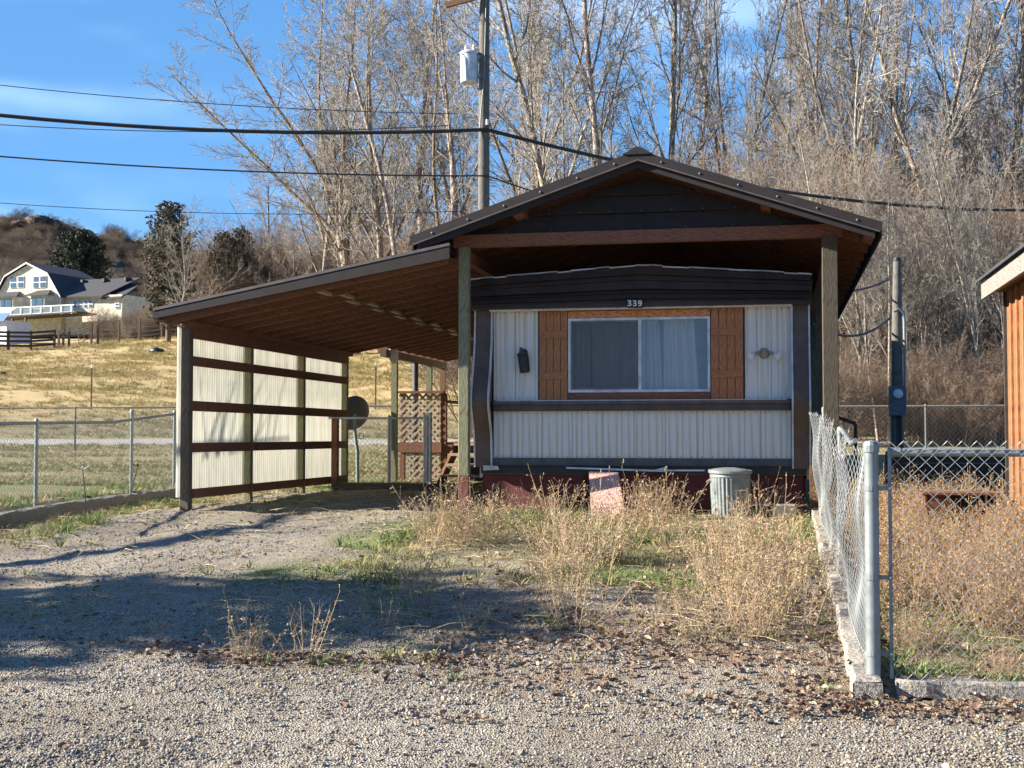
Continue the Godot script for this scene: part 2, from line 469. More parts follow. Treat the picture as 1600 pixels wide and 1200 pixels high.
func smooth_normals(m: MB) -> void:
	var acc := PackedVector3Array()
	acc.resize(m.v.size())
	for i in range(0, m.ix.size(), 3):
		var a := m.ix[i]
		var b := m.ix[i + 1]
		var c := m.ix[i + 2]
		var nn := (m.v[c] - m.v[a]).cross(m.v[b] - m.v[a])
		acc[a] += nn; acc[b] += nn; acc[c] += nn
	for i in acc.size(): m.n[i] = acc[i].normalized()
func boulder(m: MB, at: Vector3, rx: float, ry: float, rz: float, su: int, sv: int) -> void:
	var s := m.v.size()
	for j in sv + 1:
		for i in su:
			var a := TAU * i / su
			var b := PI * j / sv
			var d := Vector3(cos(a) * sin(b), cos(b), sin(a) * sin(b))
			var k := 1.0 + 0.45 * nz.get_noise_3d(d.x * 60.0 + at.x * 7.0, d.y * 60.0, d.z * 60.0 + at.z * 3.0)
			m.v.append(at + Vector3(d.x * rx, d.y * ry, d.z * rz) * k); m.n.append(d); m.c.append(m.col)
	for j in sv:
		for i in su:
			var i2 := (i + 1) % su
			var a := s + j * su + i
			var b := s + j * su + i2
			var c := a + su
			var e := b + su
			m.ix.append(a); m.ix.append(e); m.ix.append(b); m.ix.append(a); m.ix.append(c); m.ix.append(e)

# ---------------------------------------------------------------- the gabled shelter over the trailer
const ZR := -13.6                        # front edge of the roofs
const ZP := -14.0                        # plane of the front posts
const ZT := -14.63                       # front of the trailer
const RIDGE := Vector2(-1.39, 4.375)
const EL := Vector2(-3.815, 3.555)
const ER := Vector2(1.035, 3.555)
func one_box(called: String, lo: Vector3, hi: Vector3, mt: Material, parent: Node) -> MeshInstance3D:
	var m := MB.new()
	m.box(lo, hi)
	return part(called, m, mt, parent)
func one_bar(called: String, a: Vector3, b: Vector3, w: float, h: float, mt: Material, parent: Node, up := Vector3.UP) -> MeshInstance3D:
	var m := MB.new()
	m.bar(a, b, w, h, up)
	return part(called, m, mt, parent)
func slope_slab(called: String, a: Vector2, b: Vector2, y0: float, y1: float, z0: float, z1: float, mt: Material, parent: Node) -> MeshInstance3D:
	var m := MB.new()
	m.hexa([Vector3(a.x, a.y + y0, z0), Vector3(b.x, b.y + y0, z0), Vector3(b.x, b.y + y1, z0), Vector3(a.x, a.y + y1, z0), Vector3(a.x, a.y + y0, z1), Vector3(b.x, b.y + y0, z1), Vector3(b.x, b.y + y1, z1), Vector3(a.x, a.y + y1, z1)])
	return part(called, m, mt, parent)
func build_shelter() -> void:
	var t := thing("gabled_roof_shelter", "dark brown gabled roof on posts sheltering the trailer", "shelter", Vector3(-1.39, 0.6, ZP))
	var back := -30.2
	for side in 2:
		var e: Vector2 = EL if side == 0 else ER
		var s := signf(e.x - RIDGE.x)
		var dirv := (e - RIDGE).normalized()
		# ribbed metal sheets, each 0.9 m wide, laid from ridge to eave
		var z := ZR - 0.02
		while z > back:
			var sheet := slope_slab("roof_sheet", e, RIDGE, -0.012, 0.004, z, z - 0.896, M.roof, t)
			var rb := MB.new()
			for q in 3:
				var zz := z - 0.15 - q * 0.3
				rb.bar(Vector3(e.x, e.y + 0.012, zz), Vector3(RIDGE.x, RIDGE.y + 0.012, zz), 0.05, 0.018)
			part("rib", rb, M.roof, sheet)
			z -= 0.9
		# rake flashing, its lip, and the board below it
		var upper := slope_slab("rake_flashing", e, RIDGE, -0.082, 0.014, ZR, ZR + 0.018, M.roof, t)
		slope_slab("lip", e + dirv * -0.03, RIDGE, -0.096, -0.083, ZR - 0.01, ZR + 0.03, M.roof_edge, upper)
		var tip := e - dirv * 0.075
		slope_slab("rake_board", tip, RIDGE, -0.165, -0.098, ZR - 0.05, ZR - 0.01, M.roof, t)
		for k in 6:
			var f := 0.1 + 0.16 * k
			var p := RIDGE.lerp(e, f)
			var sc := MB.new()
			sc.lathe(Vector3(p.x, p.y - 0.04, ZR + 0.018), [[0.012, 0.0], [0.011, 0.006], [0.0, 0.009]], 7, Vector3(0, 0, 1))
			part("screw", sc, M.galv_bright, upper)
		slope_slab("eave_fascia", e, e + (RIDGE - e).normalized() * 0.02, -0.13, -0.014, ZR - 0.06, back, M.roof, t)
		# rafters under the sheets
		z = ZP - 0.15
		while z > back:
			slope_slab("rafter", tip, RIDGE, -0.16, -0.02, z, z - 0.04, M.rafter_x, t)
			z -= 0.61
		slope_slab("purlin", RIDGE.lerp(e, 0.97), RIDGE.lerp(e, 0.93), -0.155, -0.02, ZR - 0.06, ZP - 0.15, M.rafter_z, t)
		slope_slab("purlin", RIDGE.lerp(e, 0.55), RIDGE.lerp(e, 0.51), -0.16, -0.02, ZR - 0.06, ZP - 0.15, M.rafter_z, t)
	var cap := MB.new()
	var w := 0.155
	cap.hexa([Vector3(RIDGE.x - w, RIDGE.y - 0.03, ZR + 0.03), Vector3(RIDGE.x - 0.03, RIDGE.y + 0.045, ZR + 0.03), Vector3(RIDGE.x + 0.03, RIDGE.y + 0.045, ZR + 0.03), Vector3(RIDGE.x + w, RIDGE.y - 0.03, ZR + 0.03), Vector3(RIDGE.x - w, RIDGE.y - 0.03, back), Vector3(RIDGE.x - 0.03, RIDGE.y + 0.045, back), Vector3(RIDGE.x + 0.03, RIDGE.y + 0.045, back), Vector3(RIDGE.x + w, RIDGE.y - 0.03, back)])
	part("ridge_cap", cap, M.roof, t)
	# boards of the gable, cut to the slope
	var slope := (RIDGE.y - ER.y) / (ER.x - RIDGE.x)
	var y := 3.625
	while y < 4.15:
		var y1 := minf(y + 0.185, 4.19)
		var h0 := minf((RIDGE.y - 0.17 - y) / slope, 2.02)
		var h1 := minf((RIDGE.y - 0.17 - y1) / slope, 2.02)
		var b := MB.new()
		b.hexa([Vector3(RIDGE.x - h0, y, ZP + 0.02), Vector3(RIDGE.x + h0, y, ZP + 0.02), Vector3(RIDGE.x + h1, y1 - 0.012, ZP + 0.002), Vector3(RIDGE.x - h1, y1 - 0.012, ZP + 0.002), Vector3(RIDGE.x - h0, y, ZP - 0.02), Vector3(RIDGE.x + h0, y, ZP - 0.02), Vector3(RIDGE.x + h1, y1 - 0.012, ZP - 0.02), Vector3(RIDGE.x - h1, y1 - 0.012, ZP - 0.02)])
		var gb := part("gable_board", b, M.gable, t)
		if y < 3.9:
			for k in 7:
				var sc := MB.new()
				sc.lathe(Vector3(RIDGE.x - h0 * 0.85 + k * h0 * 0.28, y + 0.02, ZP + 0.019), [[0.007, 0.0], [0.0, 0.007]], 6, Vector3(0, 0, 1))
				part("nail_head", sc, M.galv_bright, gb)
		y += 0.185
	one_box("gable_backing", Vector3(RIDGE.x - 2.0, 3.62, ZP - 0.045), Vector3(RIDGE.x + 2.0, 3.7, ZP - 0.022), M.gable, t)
	# beams and posts
	one_box("front_beam", Vector3(-3.43, 3.49, ZP - 0.05), Vector3(0.66, 3.622, ZP + 0.045), M.rafter_x, t)
	for x in [-3.37, 0.54]:
		one_box("side_beam", Vector3(x - 0.05, 3.36, back + 0.1), Vector3(x + 0.05, 3.488, ZP - 0.07), M.rafter_z, t)
	var pl := MB.new()
	pl.cbox(Vector3(-3.37, 1.03, ZP - 0.055), Vector3(-3.26, 3.489, ZP + 0.055), 0.006)
	var post := part("post", pl, M.treated_y, t)
	var red := MB.new()
	red.cbox(Vector3(-3.372, gy(-3.3, ZP) - 0.05, ZP - 0.057), Vector3(-3.258, 1.03, ZP + 0.057), 0.006)
	part("painted_foot", red, M.skirt, post)
	var pr := MB.new()
	pr.cbox(Vector3(0.46, gy(0.5, ZP) - 0.05, ZP - 0.075), Vector3(0.615, 3.489, ZP + 0.075), 0.006)
	part("post", pr, M.shaded_post, t)  # shade under the roof is put into this post's colour
	for z in [-17.6, -21.2, -24.8, -28.4]:
		for x in [-3.37, 0.54]:
			one_box("post", Vector3(x - 0.05, gy(x, z) - 0.05, z - 0.05), Vector3(x + 0.05, 3.358, z + 0.05), M.weathered_y, t)

# ---------------------------------------------------------------- the lean-to carport
const CE := Vector2(-6.74, 2.845)
const CS := 0.187
func cy(x: float) -> float:
	return CE.y + (x - CE.x) * CS
func build_carport() -> void:
	var t := thing("lean_to_carport", "open lean-to carport with brown rafters and a ribbed translucent side wall", "carport", Vector3(-5.0, 0.62, ZP))
	var zb := -19.85
	var zc := -24.0
	var xr := -3.44
	# roof sheets from eave to the shelter
	var z := ZR - 0.03
	while z > zc + 0.01:
		var z1 := maxf(z - 0.9, zb if z > zb else zc)
		var x0: float = CE.x if z > zb + 0.01 else -6.22
		var m := MB.new()
		m.hexa([Vector3(x0, cy(x0) - 0.012, z), Vector3(xr, cy(xr) - 0.012, z), Vector3(xr, cy(xr), z), Vector3(x0, cy(x0), z), Vector3(x0, cy(x0) - 0.012, z1 + 0.003), Vector3(xr, cy(xr) - 0.012, z1 + 0.003), Vector3(xr, cy(xr), z1 + 0.003), Vector3(x0, cy(x0), z1 + 0.003)])
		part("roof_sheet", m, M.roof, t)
		z = z1
	# battens on the rafters under the sheets
	for k in 8:
		var x := -6.5 + k * 0.42
		one_box("roof_batten", Vector3(x - 0.045, cy(x) - 0.035, zb if x < -6.2 else zc), Vector3(x + 0.045, cy(x) - 0.022, ZR - 0.05), M.rafter_z, t)
	# rafters
	z = ZR - 0.12
	while z > zc:
		var x0: float = CE.x + 0.05 if z > zb else -6.2
		var m := MB.new()
		m.hexa([Vector3(x0, cy(x0) - 0.175, z), Vector3(xr, cy(xr) - 0.175, z), Vector3(xr, cy(xr) - 0.038, z), Vector3(x0, cy(x0) - 0.038, z), Vector3(x0, cy(x0) - 0.175, z - 0.04), Vector3(xr, cy(xr) - 0.175, z - 0.04), Vector3(xr, cy(xr) - 0.038, z - 0.04), Vector3(x0, cy(x0) - 0.038, z - 0.04)])
		m.col = Color.WHITE
		part("rafter", m, M.rafter_x, t)
		# staggered blocking between the rafters
		var bx := -4.86 + (0.045 if int(round(-z / 0.5)) % 2 == 0 else -0.045)
		if z - 0.5 > zc:
			one_box("blocking", Vector3(bx - 0.03, cy(bx) - 0.172, z - 0.46), Vector3(bx + 0.03, cy(bx) - 0.14, z - 0.042), M.lattice_z, t)
		z -= 0.5
	# front fascia and its flashing
	for q in [["front_fascia", -0.155, -0.02, -0.01, 0.028, "roof"], ["fascia_cap", -0.019, 0.012, -0.03, 0.034, "roof_edge"]]:
		var m := MB.new()
		var x1 := -3.38
		m.hexa([Vector3(CE.x, cy(CE.x) + q[1] + 0.05, ZR + q[3]), Vector3(x1, cy(x1) + q[1], ZR + q[3]), Vector3(x1, cy(x1) + q[2], ZR + q[3]), Vector3(CE.x, cy(CE.x) + q[2], ZR + q[3]), Vector3(CE.x, cy(CE.x) + q[1] + 0.05, ZR + q[4]), Vector3(x1, cy(x1) + q[1], ZR + q[4]), Vector3(x1, cy(x1) + q[2], ZR + q[4]), Vector3(CE.x, cy(CE.x) + q[2], ZR + q[4])] if q[0] == "front_fascia" else [Vector3(CE.x, cy(CE.x) + q[1], ZR + q[3]), Vector3(x1, cy(x1) + q[1], ZR + q[3]), Vector3(x1, cy(x1) + q[2], ZR + q[3]), Vector3(CE.x, cy(CE.x) + q[2], ZR + q[3]), Vector3(CE.x, cy(CE.x) + q[1], ZR + q[4]), Vector3(x1, cy(x1) + q[1], ZR + q[4]), Vector3(x1, cy(x1) + q[2], ZR + q[4]), Vector3(CE.x, cy(CE.x) + q[2], ZR + q[4])])
		part(q[0], m, M[q[5]], t)
	one_box("eave_trim", Vector3(CE.x - 0.02, CE.y - 0.1, zb), Vector3(CE.x, CE.y + 0.005, ZR), M.roof, t)
	# the wall: plate, posts, girts between them, ribbed sheets outside
	var pzs := [-14.0, -15.8, -17.7, -19.6]
	one_box("top_plate", Vector3(-6.53, 2.675, -19.68), Vector3(-6.43, 2.735, -13.93), M.girt_z, t)
	one_box("top_girt", Vector3(-6.495, 2.55, -19.55), Vector3(-6.455, 2.672, -14.05), M.girt_z, t)
	for i in 4:
		var gz: float = pzs[i]
		var w := 0.052 if i == 0 else 0.044
		var m := MB.new()
		m.cbox(Vector3(-6.53 - w, gy(-6.5, gz) - 0.05, gz - w), Vector3(-6.53 + w, 2.674, gz + w), 0.006)
		part("post", m, M["weathered_y" if i == 0 else "treated_y"], t)
	for i in 3:
		for q in [[2.243, 2.351], [1.731, 1.846], [1.263, 1.371], [0.746, 0.85]]:
			one_box("girt", Vector3(-6.51, q[0], pzs[i + 1] + 0.046), Vector3(-6.47, q[1], pzs[i] - 0.054), M.girt_z, t)
	var za := -13.9
	for i in 3:
		var ze: float = pzs[i + 1] - 0.03
		var m := MB.new()
		var zz := za
		var x_at := func(zq: float) -> float: return -6.606 + 0.019 * sin(zq * TAU / 0.0676)
		while zz > ze:
			var zn := zz - 0.0676 / 8.0
			var xa: float = x_at.call(zz)
			var xb: float = x_at.call(zn)
			m.quad(Vector3(xa, 0.76, zz), Vector3(xb, 0.76, zn), Vector3(xb, 2.70, zn), Vector3(xa, 2.70, zz), Vector3(1, 0, 0))
			zz = zn
		var rs := part("ribbed_sheet", m, M.fiberglass, t)
		var fs := MB.new()
		for y in [0.8, 1.315, 1.79, 2.3, 2.61]:
			var fz: float = za - 0.05
			while fz > ze:
				fs.lathe(Vector3(-6.624, y, fz), [[0.009, 0.0], [0.0, 0.006]], 6, Vector3(-1, 0, 0))
				fz -= 0.27
		part("fasteners", fs, M.rust, rs)
		za = ze + 0.06
	# the narrower end over the porch
	one_box("porch_beam", Vector3(-6.08, 2.69, -23.85), Vector3(-5.98, 2.80, -19.95), M.weathered_z, t)
	for q in [[-20.6, "treated_y"], [-22.78, "treated_y"], [-23.75, "orange_y"]]:
		one_box("post", Vector3(-6.075, gy(-6.0, q[0]) - 0.05, q[0] - 0.045), Vector3(-5.985, 2.689, q[0] + 0.045), M[q[1]], t)
	var bp := MB.new()
	bp.rod(Vector3(-6.03, gy(-6.0, -21.85) - 0.05, -21.85), Vector3(-6.03, 2.689, -21.85), 0.052, 12)
	part("steel_post", bp, M.charcoal, t)
	# a white round plate on the porch beam
	var d := thing("round_plate", "white round plate hung on the end of the porch beam", "plate", Vector3(-5.95, 2.72, -20.3))
	var dm := MB.new()
	dm.lathe(Vector3(-5.975, 2.72, -20.3), [[0.0, 0.0], [0.13, 0.0], [0.135, 0.015], [0.12, 0.03], [0.0, 0.035]], 20, Vector3(1, 0, 0.35))
	part("disc", dm, M.white, d)

# ---------------------------------------------------------------- the trailer
func siding_panel(parent: Node, x0: float, x1: float, y0: float, y1: float, z: float) -> void:
	var m := MB.new()
	var pts := [[0.0, -0.012], [0.02, 0.0], [0.31, 0.0], [0.335, -0.0035], [0.36, 0.0], [0.64, 0.0], [0.665, -0.0035], [0.69, 0.0], [0.98, 0.0], [1.0, -0.012]]
	for i in pts.size() - 1:
		var a := Vector3(lerpf(x0, x1, pts[i][0]), y0, z + pts[i][1])
		var b := Vector3(lerpf(x0, x1, pts[i + 1][0]), y0, z + pts[i + 1][1])
		m.quad(a, b, b + Vector3(0, y1 - y0, 0), a + Vector3(0, y1 - y0, 0), Vector3(0, 0, 1))
	m.quad(Vector3(x0, y0, z - 0.02), Vector3(x1, y0, z - 0.02), Vector3(x1, y1, z - 0.02), Vector3(x0, y1, z - 0.02), Vector3(0, 0, -1))
	var sp := part("siding_panel", m, M.siding, parent)
	var sc := MB.new()
	for i in 3:
		for y in [y0 + 0.018, y1 - 0.02]:
			sc.lathe(Vector3(lerpf(x0, x1, 0.16 + 0.34 * i), y, z), [[0.006, 0.0], [0.005, 0.003], [0.0, 0.004]], 6, Vector3(0, 0, 1))
	part("screw_heads", sc, M.rust, sp)
func shutter(parent: Node, x0: float, x1: float, y0: float, y1: float, z: float) -> void:
	var sh := Node3D.new()
	sh.name = numbered("shutter", str(parent.get_instance_id()))
	parent.add_child(sh)
	var w := (x1 - x0) / 4.0
	for i in 4:
		var m := MB.new()
		m.box(Vector3(x0 + i * w + 0.003, y0, z), Vector3(x0 + (i + 1) * w - 0.003, y1, z + 0.02))
		part("plank", m, M.cedar_y, sh)
	for f in [0.70, 0.235]:
		one_box("batten", Vector3(x0 + 0.004, y0 + (y1 - y0) * f, z + 0.0205), Vector3(x1 - 0.004, y0 + (y1 - y0) * f + 0.075, z + 0.038), M.cedar_x, sh)
	one_box("back_board", Vector3(x0 - 0.012, y0 - 0.002, z - 0.012), Vector3(x1 + 0.012, y1 + 0.002, z - 0.001), M.black, sh)
func trailer_fin(parent: Node, x0: float, x1: float) -> void:
	var prof := [[2.86, 0.03], [2.7, 0.035], [2.5, 0.055], [2.35, 0.085], [2.22, 0.12], [2.1, 0.165], [2.0, 0.2], [1.92, 0.225], [1.84, 0.235], [1.77, 0.225], [1.7, 0.195], [1.6, 0.14], [1.5, 0.095], [1.38, 0.065], [1.2, 0.05], [1.1, 0.045]]
	var m := MB.new()
	var e := MB.new()
	for i in prof.size() - 1:
		var ya: float = prof[i][0]
		var yb: float = prof[i + 1][0]
		var za: float = ZT + prof[i][1]
		var zb: float = ZT + prof[i + 1][1]
		m.hexa([Vector3(x0, yb, ZT - 0.1), Vector3(x1, yb, ZT - 0.1), Vector3(x1, yb, zb), Vector3(x0, yb, zb), Vector3(x0, ya, ZT - 0.1), Vector3(x1, ya, ZT - 0.1), Vector3(x1, ya, za), Vector3(x0, ya, za)])
		for x in [x0 - 0.006, x1 + 0.006]:
			e.hexa([Vector3(x - 0.009, yb, zb - 0.03), Vector3(x + 0.009, yb, zb - 0.03), Vector3(x + 0.009, yb, zb + 0.018), Vector3(x - 0.009, yb, zb + 0.018), Vector3(x - 0.009, ya, za - 0.03), Vector3(x + 0.009, ya, za - 0.03), Vector3(x + 0.009, ya, za + 0.018), Vector3(x - 0.009, ya, za + 0.018)])
	var f := part("corner_fin", m, M.bulge, parent)
	part("edge_strip", e, M.alum, f)
func header_top(x: float) -> float:
	return lerpf(3.19, 3.305, (x + 3.37) / 1.894) if x < -1.476 else lerpf(3.305, 3.165, (x + 1.476) / 1.83)
func build_trailer() -> void:
	var xl := -3.31
	var xr := 0.345
	var t := thing("mobile_home", "old single-wide trailer with brown trim and wooden shutters under the gabled roof", "mobile home", Vector3(-1.48, 0.62, ZT))
	var back := -29.4
	# shell
	one_box("side_wall", Vector3(xl, 0.98, back), Vector3(xl + 0.04, 2.9, ZT - 0.105), M.siding, t)
	one_box("side_wall", Vector3(xr - 0.04, 0.98, back), Vector3(xr, 2.9, ZT - 0.105), M.siding, t)
	one_box("rear_wall", Vector3(xl + 0.041, 0.98, back), Vector3(xr - 0.041, 2.9, back + 0.04), M.siding, t)
	one_box("floor_deck", Vector3(xl + 0.041, 1.02, back + 0.041), Vector3(xr - 0.041, 1.1, ZT - 0.03), M.interior, t)
	one_box("ceiling", Vector3(xl + 0.041, 2.84, back + 0.041), Vector3(xr - 0.041, 2.88, ZT - 0.03), M.interior, t)
	one_box("partition", Vector3(xl + 0.041, 1.11, ZT - 3.2), Vector3(xr - 0.041, 2.83, ZT - 3.15), M.interior, t)
	for s in 2:
		var x0: float = xl - 0.04 if s == 0 else -1.476
		var x1: float = -1.476 if s == 0 else xr + 0.03
		var m := MB.new()
		m.hexa([Vector3(x0, 2.905, back), Vector3(x1, 2.905, back), Vector3(x1, header_top(x1) - 0.02, back), Vector3(x0, header_top(x0) - 0.02, back), Vector3(x0, 2.905, ZT - 0.02), Vector3(x1, 2.905, ZT - 0.02), Vector3(x1, header_top(x1) - 0.02, ZT - 0.02), Vector3(x0, header_top(x0) - 0.02, ZT - 0.02)])
		part("roof", m, M.trim, t)
	# header: lapped metal ribs following the shallow gable
	var fr := [0.0, 0.2, 0.34, 0.44, 0.66, 0.8, 1.0]
	rng.seed = 5
	for k in fr.size() - 1:
		var m := MB.new()
		var segs := 14
		for i in segs:
			var xa := lerpf(-3.37, 0.354, i / float(segs))
			var xb := lerpf(-3.37, 0.354, (i + 1) / float(segs))
			if i < 7 and i == 6: xb = -1.476
			if i == 7: xa = -1.476
			var yy := func(x: float, f: float) -> float: return lerpf(2.858, header_top(x), f)
			var za := ZT + (0.17 if k % 2 == 0 else 0.205)
			var zb := ZT + (0.135 if k % 2 == 0 else 0.15)
			m.hexa([Vector3(xa, yy.call(xa, fr[k]), ZT - 0.01), Vector3(xb, yy.call(xb, fr[k]), ZT - 0.01), Vector3(xb, yy.call(xb, fr[k]), za), Vector3(xa, yy.call(xa, fr[k]), za), Vector3(xa, yy.call(xa, fr[k + 1]) - 0.004, ZT - 0.01), Vector3(xb, yy.call(xb, fr[k + 1]) - 0.004, ZT - 0.01), Vector3(xb, yy.call(xb, fr[k + 1]) - 0.004, zb), Vector3(xa, yy.call(xa, fr[k + 1]) - 0.004, zb)])
		part("header_rib", m, M.trim, t)
	var cap := MB.new()
	for i in 26:
		var xa := lerpf(-3.385, 0.37, i / 26.0)
		var xb := lerpf(-3.385, 0.37, (i + 1) / 26.0)
		var j0 := rng.randf_range(-0.004, 0.012)
		cap.hexa([Vector3(xa, header_top(xa), ZT - 0.02), Vector3(xb, header_top(xb), ZT - 0.02), Vector3(xb, header_top(xb) + j0, ZT + 0.15 + j0), Vector3(xa, header_top(xa) + j0, ZT + 0.15 + j0), Vector3(xa, header_top(xa) + 0.014, ZT - 0.02), Vector3(xb, header_top(xb) + 0.014, ZT - 0.02), Vector3(xb, header_top(xb) + 0.014 + j0, ZT + 0.155), Vector3(xa, header_top(xa) + 0.014 + j0, ZT + 0.155)])
	part("roof_edging", cap, M.alum, t)
	one_box("soffit_strip", Vector3(-3.15, 2.842, ZT + 0.0), Vector3(0.16, 2.857, ZT + 0.12), M.white, t)
	# corner fins
	trailer_fin(t, -3.325, -3.145)
	trailer_fin(t, 0.165, 0.335)
	# siding
	var zs := ZT
	var x := -3.13
	var n := 0
	while x < 0.14:
		var w := 0.21 if n == 0 else 0.343
		var x1 := minf(x + w, 0.15)
		siding_panel(t, x, x1, 1.205, 1.725, zs)
		x = x1
		n += 1
		if x > 0.1 and x < 0.15: x = 0.16
	var wl := pz(843, 500, ZT).x
	var wr := pz(1161, 500, ZT).x
	siding_panel(t, -3.13, -2.88, 1.85, 2.845, zs)
	siding_panel(t, -2.88, wl - 0.015, 1.85, 2.845, zs)
	siding_panel(t, wr + 0.015, -0.06, 1.85, 2.845, zs)
	siding_panel(t, -0.06, 0.155, 1.85, 2.845, zs)
	one_box("front_frame", Vector3(-3.14, 1.1, zs - 0.06), Vector3(0.16, 1.93, zs - 0.021), M.interior, t)
	one_box("front_frame", Vector3(-3.14, 1.931, zs - 0.06), Vector3(wl + 0.3, 2.84, zs - 0.021), M.interior, t)
	one_box("front_frame", Vector3(wr - 0.32, 1.931, zs - 0.06), Vector3(0.16, 2.84, zs - 0.021), M.interior, t)
	# ledge below the window
	var lg := one_box("window_ledge", Vector3(-3.12, 1.728, zs - 0.02), Vector3(0.135, 1.80, zs + 0.065), M.trim, t)
	one_box("ledge_top", Vector3(-3.12, 1.801, zs - 0.02), Vector3(0.135, 1.836, zs + 0.085), M.bulge, lg)
	one_box("ledge_flashing", Vector3(-3.09, 1.837, zs - 0.02), Vector3(0.1, 1.846, zs + 0.075), M.alum, lg)
	# base trims
	one_box("base_trim", Vector3(-3.14, 1.125, zs - 0.03), Vector3(0.17, 1.203, zs + 0.03), M.charcoal, t)
	one_box("base_rail", Vector3(-3.27, 1.035, zs - 0.05), Vector3(0.3, 1.12, zs + 0.005), M.black, t)
	one_box("base_flange", Vector3(-3.2, 1.121, zs - 0.03), Vector3(0.25, 1.1245, zs + 0.045), M.trim, t)
	# window
	var win := Node3D.new()
	win.name = "window"
	t.add_child(win)
	var a := pz(888, 498, zs)
	var b := pz(1110, 612, zs)
	var mid := pz(1000, 550, zs).x
	var fw := 0.028
	for q in [[a.x, b.y, b.x, b.y + fw], [a.x, a.y - fw, b.x, a.y], [a.x, b.y + fw + 0.0005, a.x + fw, a.y - fw - 0.0005], [b.x - fw, b.y + fw + 0.0005, b.x, a.y - fw - 0.0005], [mid - 0.018, b.y + fw + 0.0005, mid + 0.018, a.y - fw - 0.0005]]:
		one_box("frame", Vector3(q[0], q[1], zs - 0.03), Vector3(q[2], q[3], zs + 0.022), M.alum, win)
	for q in [[a.x + fw, mid - 0.018, 0.006], [mid + 0.018, b.x - fw, -0.008]]:
		one_box("pane", Vector3(q[0], b.y + fw, zs + q[2]), Vector3(q[1], a.y - fw, zs + q[2] + 0.004), M.glass, win)
	one_box("insect_screen", Vector3(a.x + fw, b.y + fw, zs + 0.0225), Vector3(mid - 0.018, a.y - fw, zs + 0.0235), M.screen, win)
	# sash of the sliding half
	for q in [[a.x + fw + 0.001, b.y + fw + 0.001, a.x + fw + 0.018, a.y - fw - 0.001], [a.x + fw + 0.019, b.y + fw + 0.001, mid - 0.02, b.y + fw + 0.016], [a.x + fw + 0.019, a.y - fw - 0.016, mid - 0.02, a.y - fw - 0.001]]:
		one_box("sash", Vector3(q[0], q[1], zs + 0.0105), Vector3(q[2], q[3], zs + 0.02), M.alum, win)
	# curtains inside the pane, pleated cloth
	for q in [[a.x + 0.02, a.x + 0.24, 0.10, 0.0], [a.x + 0.25, mid + 0.05, 0.13, 0.0], [mid + 0.06, mid + 0.2, 0.10, 0.04], [mid + 0.25, mid + 0.58, 0.12, 0.06]]:
		var m := MB.new()
		var k := 24
		for i in k:
			var f0 := i / float(k)
			var f1 := (i + 1) / float(k)
			var z0: float = zs - q[2] - 0.02 * sin(f0 * 17.0) - 0.012 * sin(f0 * 41.0)
			var z1: float = zs - q[2] - 0.02 * sin(f1 * 17.0) - 0.012 * sin(f1 * 41.0)
			m.quad(Vector3(lerpf(q[0], q[1], f0), 2.8, z0), Vector3(lerpf(q[0], q[1], f1), 2.8, z1), Vector3(lerpf(q[0], q[1] + q[3], f1), 1.9, z1), Vector3(lerpf(q[0], q[1] + q[3], f0), 1.9, z0), Vector3(0, 0, 1))
		part("curtain", m, M.curtain, win)
	one_box("head_board", Vector3(a.x, a.y + 0.003, zs - 0.02), Vector3(b.x, a.y + 0.078, zs + 0.02), M.pine, win)
	one_box("head_gap", Vector3(a.x, a.y + 0.079, zs - 0.02), Vector3(b.x, 2.841, zs - 0.002), M.black, win)
	one_box("sill_board", Vector3(a.x, 1.85, zs - 0.02), Vector3(b.x, b.y - 0.002, zs + 0.012), M.girt_x, win)
	shutter(t, wl, a.x - 0.006, 1.849, 2.838, zs)
	shutter(t, b.x + 0.008, wr, 1.849, 2.838, zs)
	# skirting of red boards
	var sx := [-3.25, -2.08, -1.02, -0.12, 0.0, 0.27]
	for i in sx.size() - 1:
		one_box("skirt_board", Vector3(sx[i] + 0.004, 0.45, zs - 0.055 + (0.012 if i == 1 else 0.0)), Vector3(sx[i + 1] - 0.004, 1.033, zs - 0.035 + (0.012 if i == 1 else 0.0)), M.skirt, t)
	one_box("skirt_board", Vector3(-3.27, 0.45, back), Vector3(-3.252, 1.0, zs - 0.06), M.skirt, t)
	one_box("skirt_board", Vector3(0.275, 0.45, back), Vector3(0.293, 1.0, zs - 0.06), M.skirt, t)
	# loose strips hanging along the base
	one_bar("loose_strip", pz(885, 731, zs + 0.05), pz(1040, 736, zs + 0.05), 0.03, 0.02, M.alum, t)
	one_bar("loose_strip", pz(1042, 735, zs + 0.04), pz(1101, 735, zs + 0.04), 0.03, 0.018, M.alum, t)
	var shard := MB.new()
	shard.hexa([pz(1018, 735, zs + 0.075), pz(1043, 737, zs + 0.075), pz(1043, 729, zs + 0.075), pz(1042, 729, zs + 0.075), pz(1018, 735, zs + 0.07), pz(1043, 737, zs + 0.07), pz(1043, 729, zs + 0.07), pz(1042, 729, zs + 0.07)])
	part("torn_flashing", shard, M.alum, t)
	var shard2 := MB.new()
	shard2.hexa([pz(755, 735, zs + 0.075), pz(780, 734, zs + 0.075), pz(778, 728, zs + 0.075), pz(755, 727, zs + 0.075), pz(755, 735, zs + 0.06), pz(780, 734, zs + 0.06), pz(778, 728, zs + 0.06), pz(755, 727, zs + 0.06)])
	part("torn_flashing", shard2, M.alum, t)
	# house number tiles on the header
	var font := SystemFont.new()
	font.font_names = PackedStringArray(["Droid Sans"])
	font.font_weight = 700
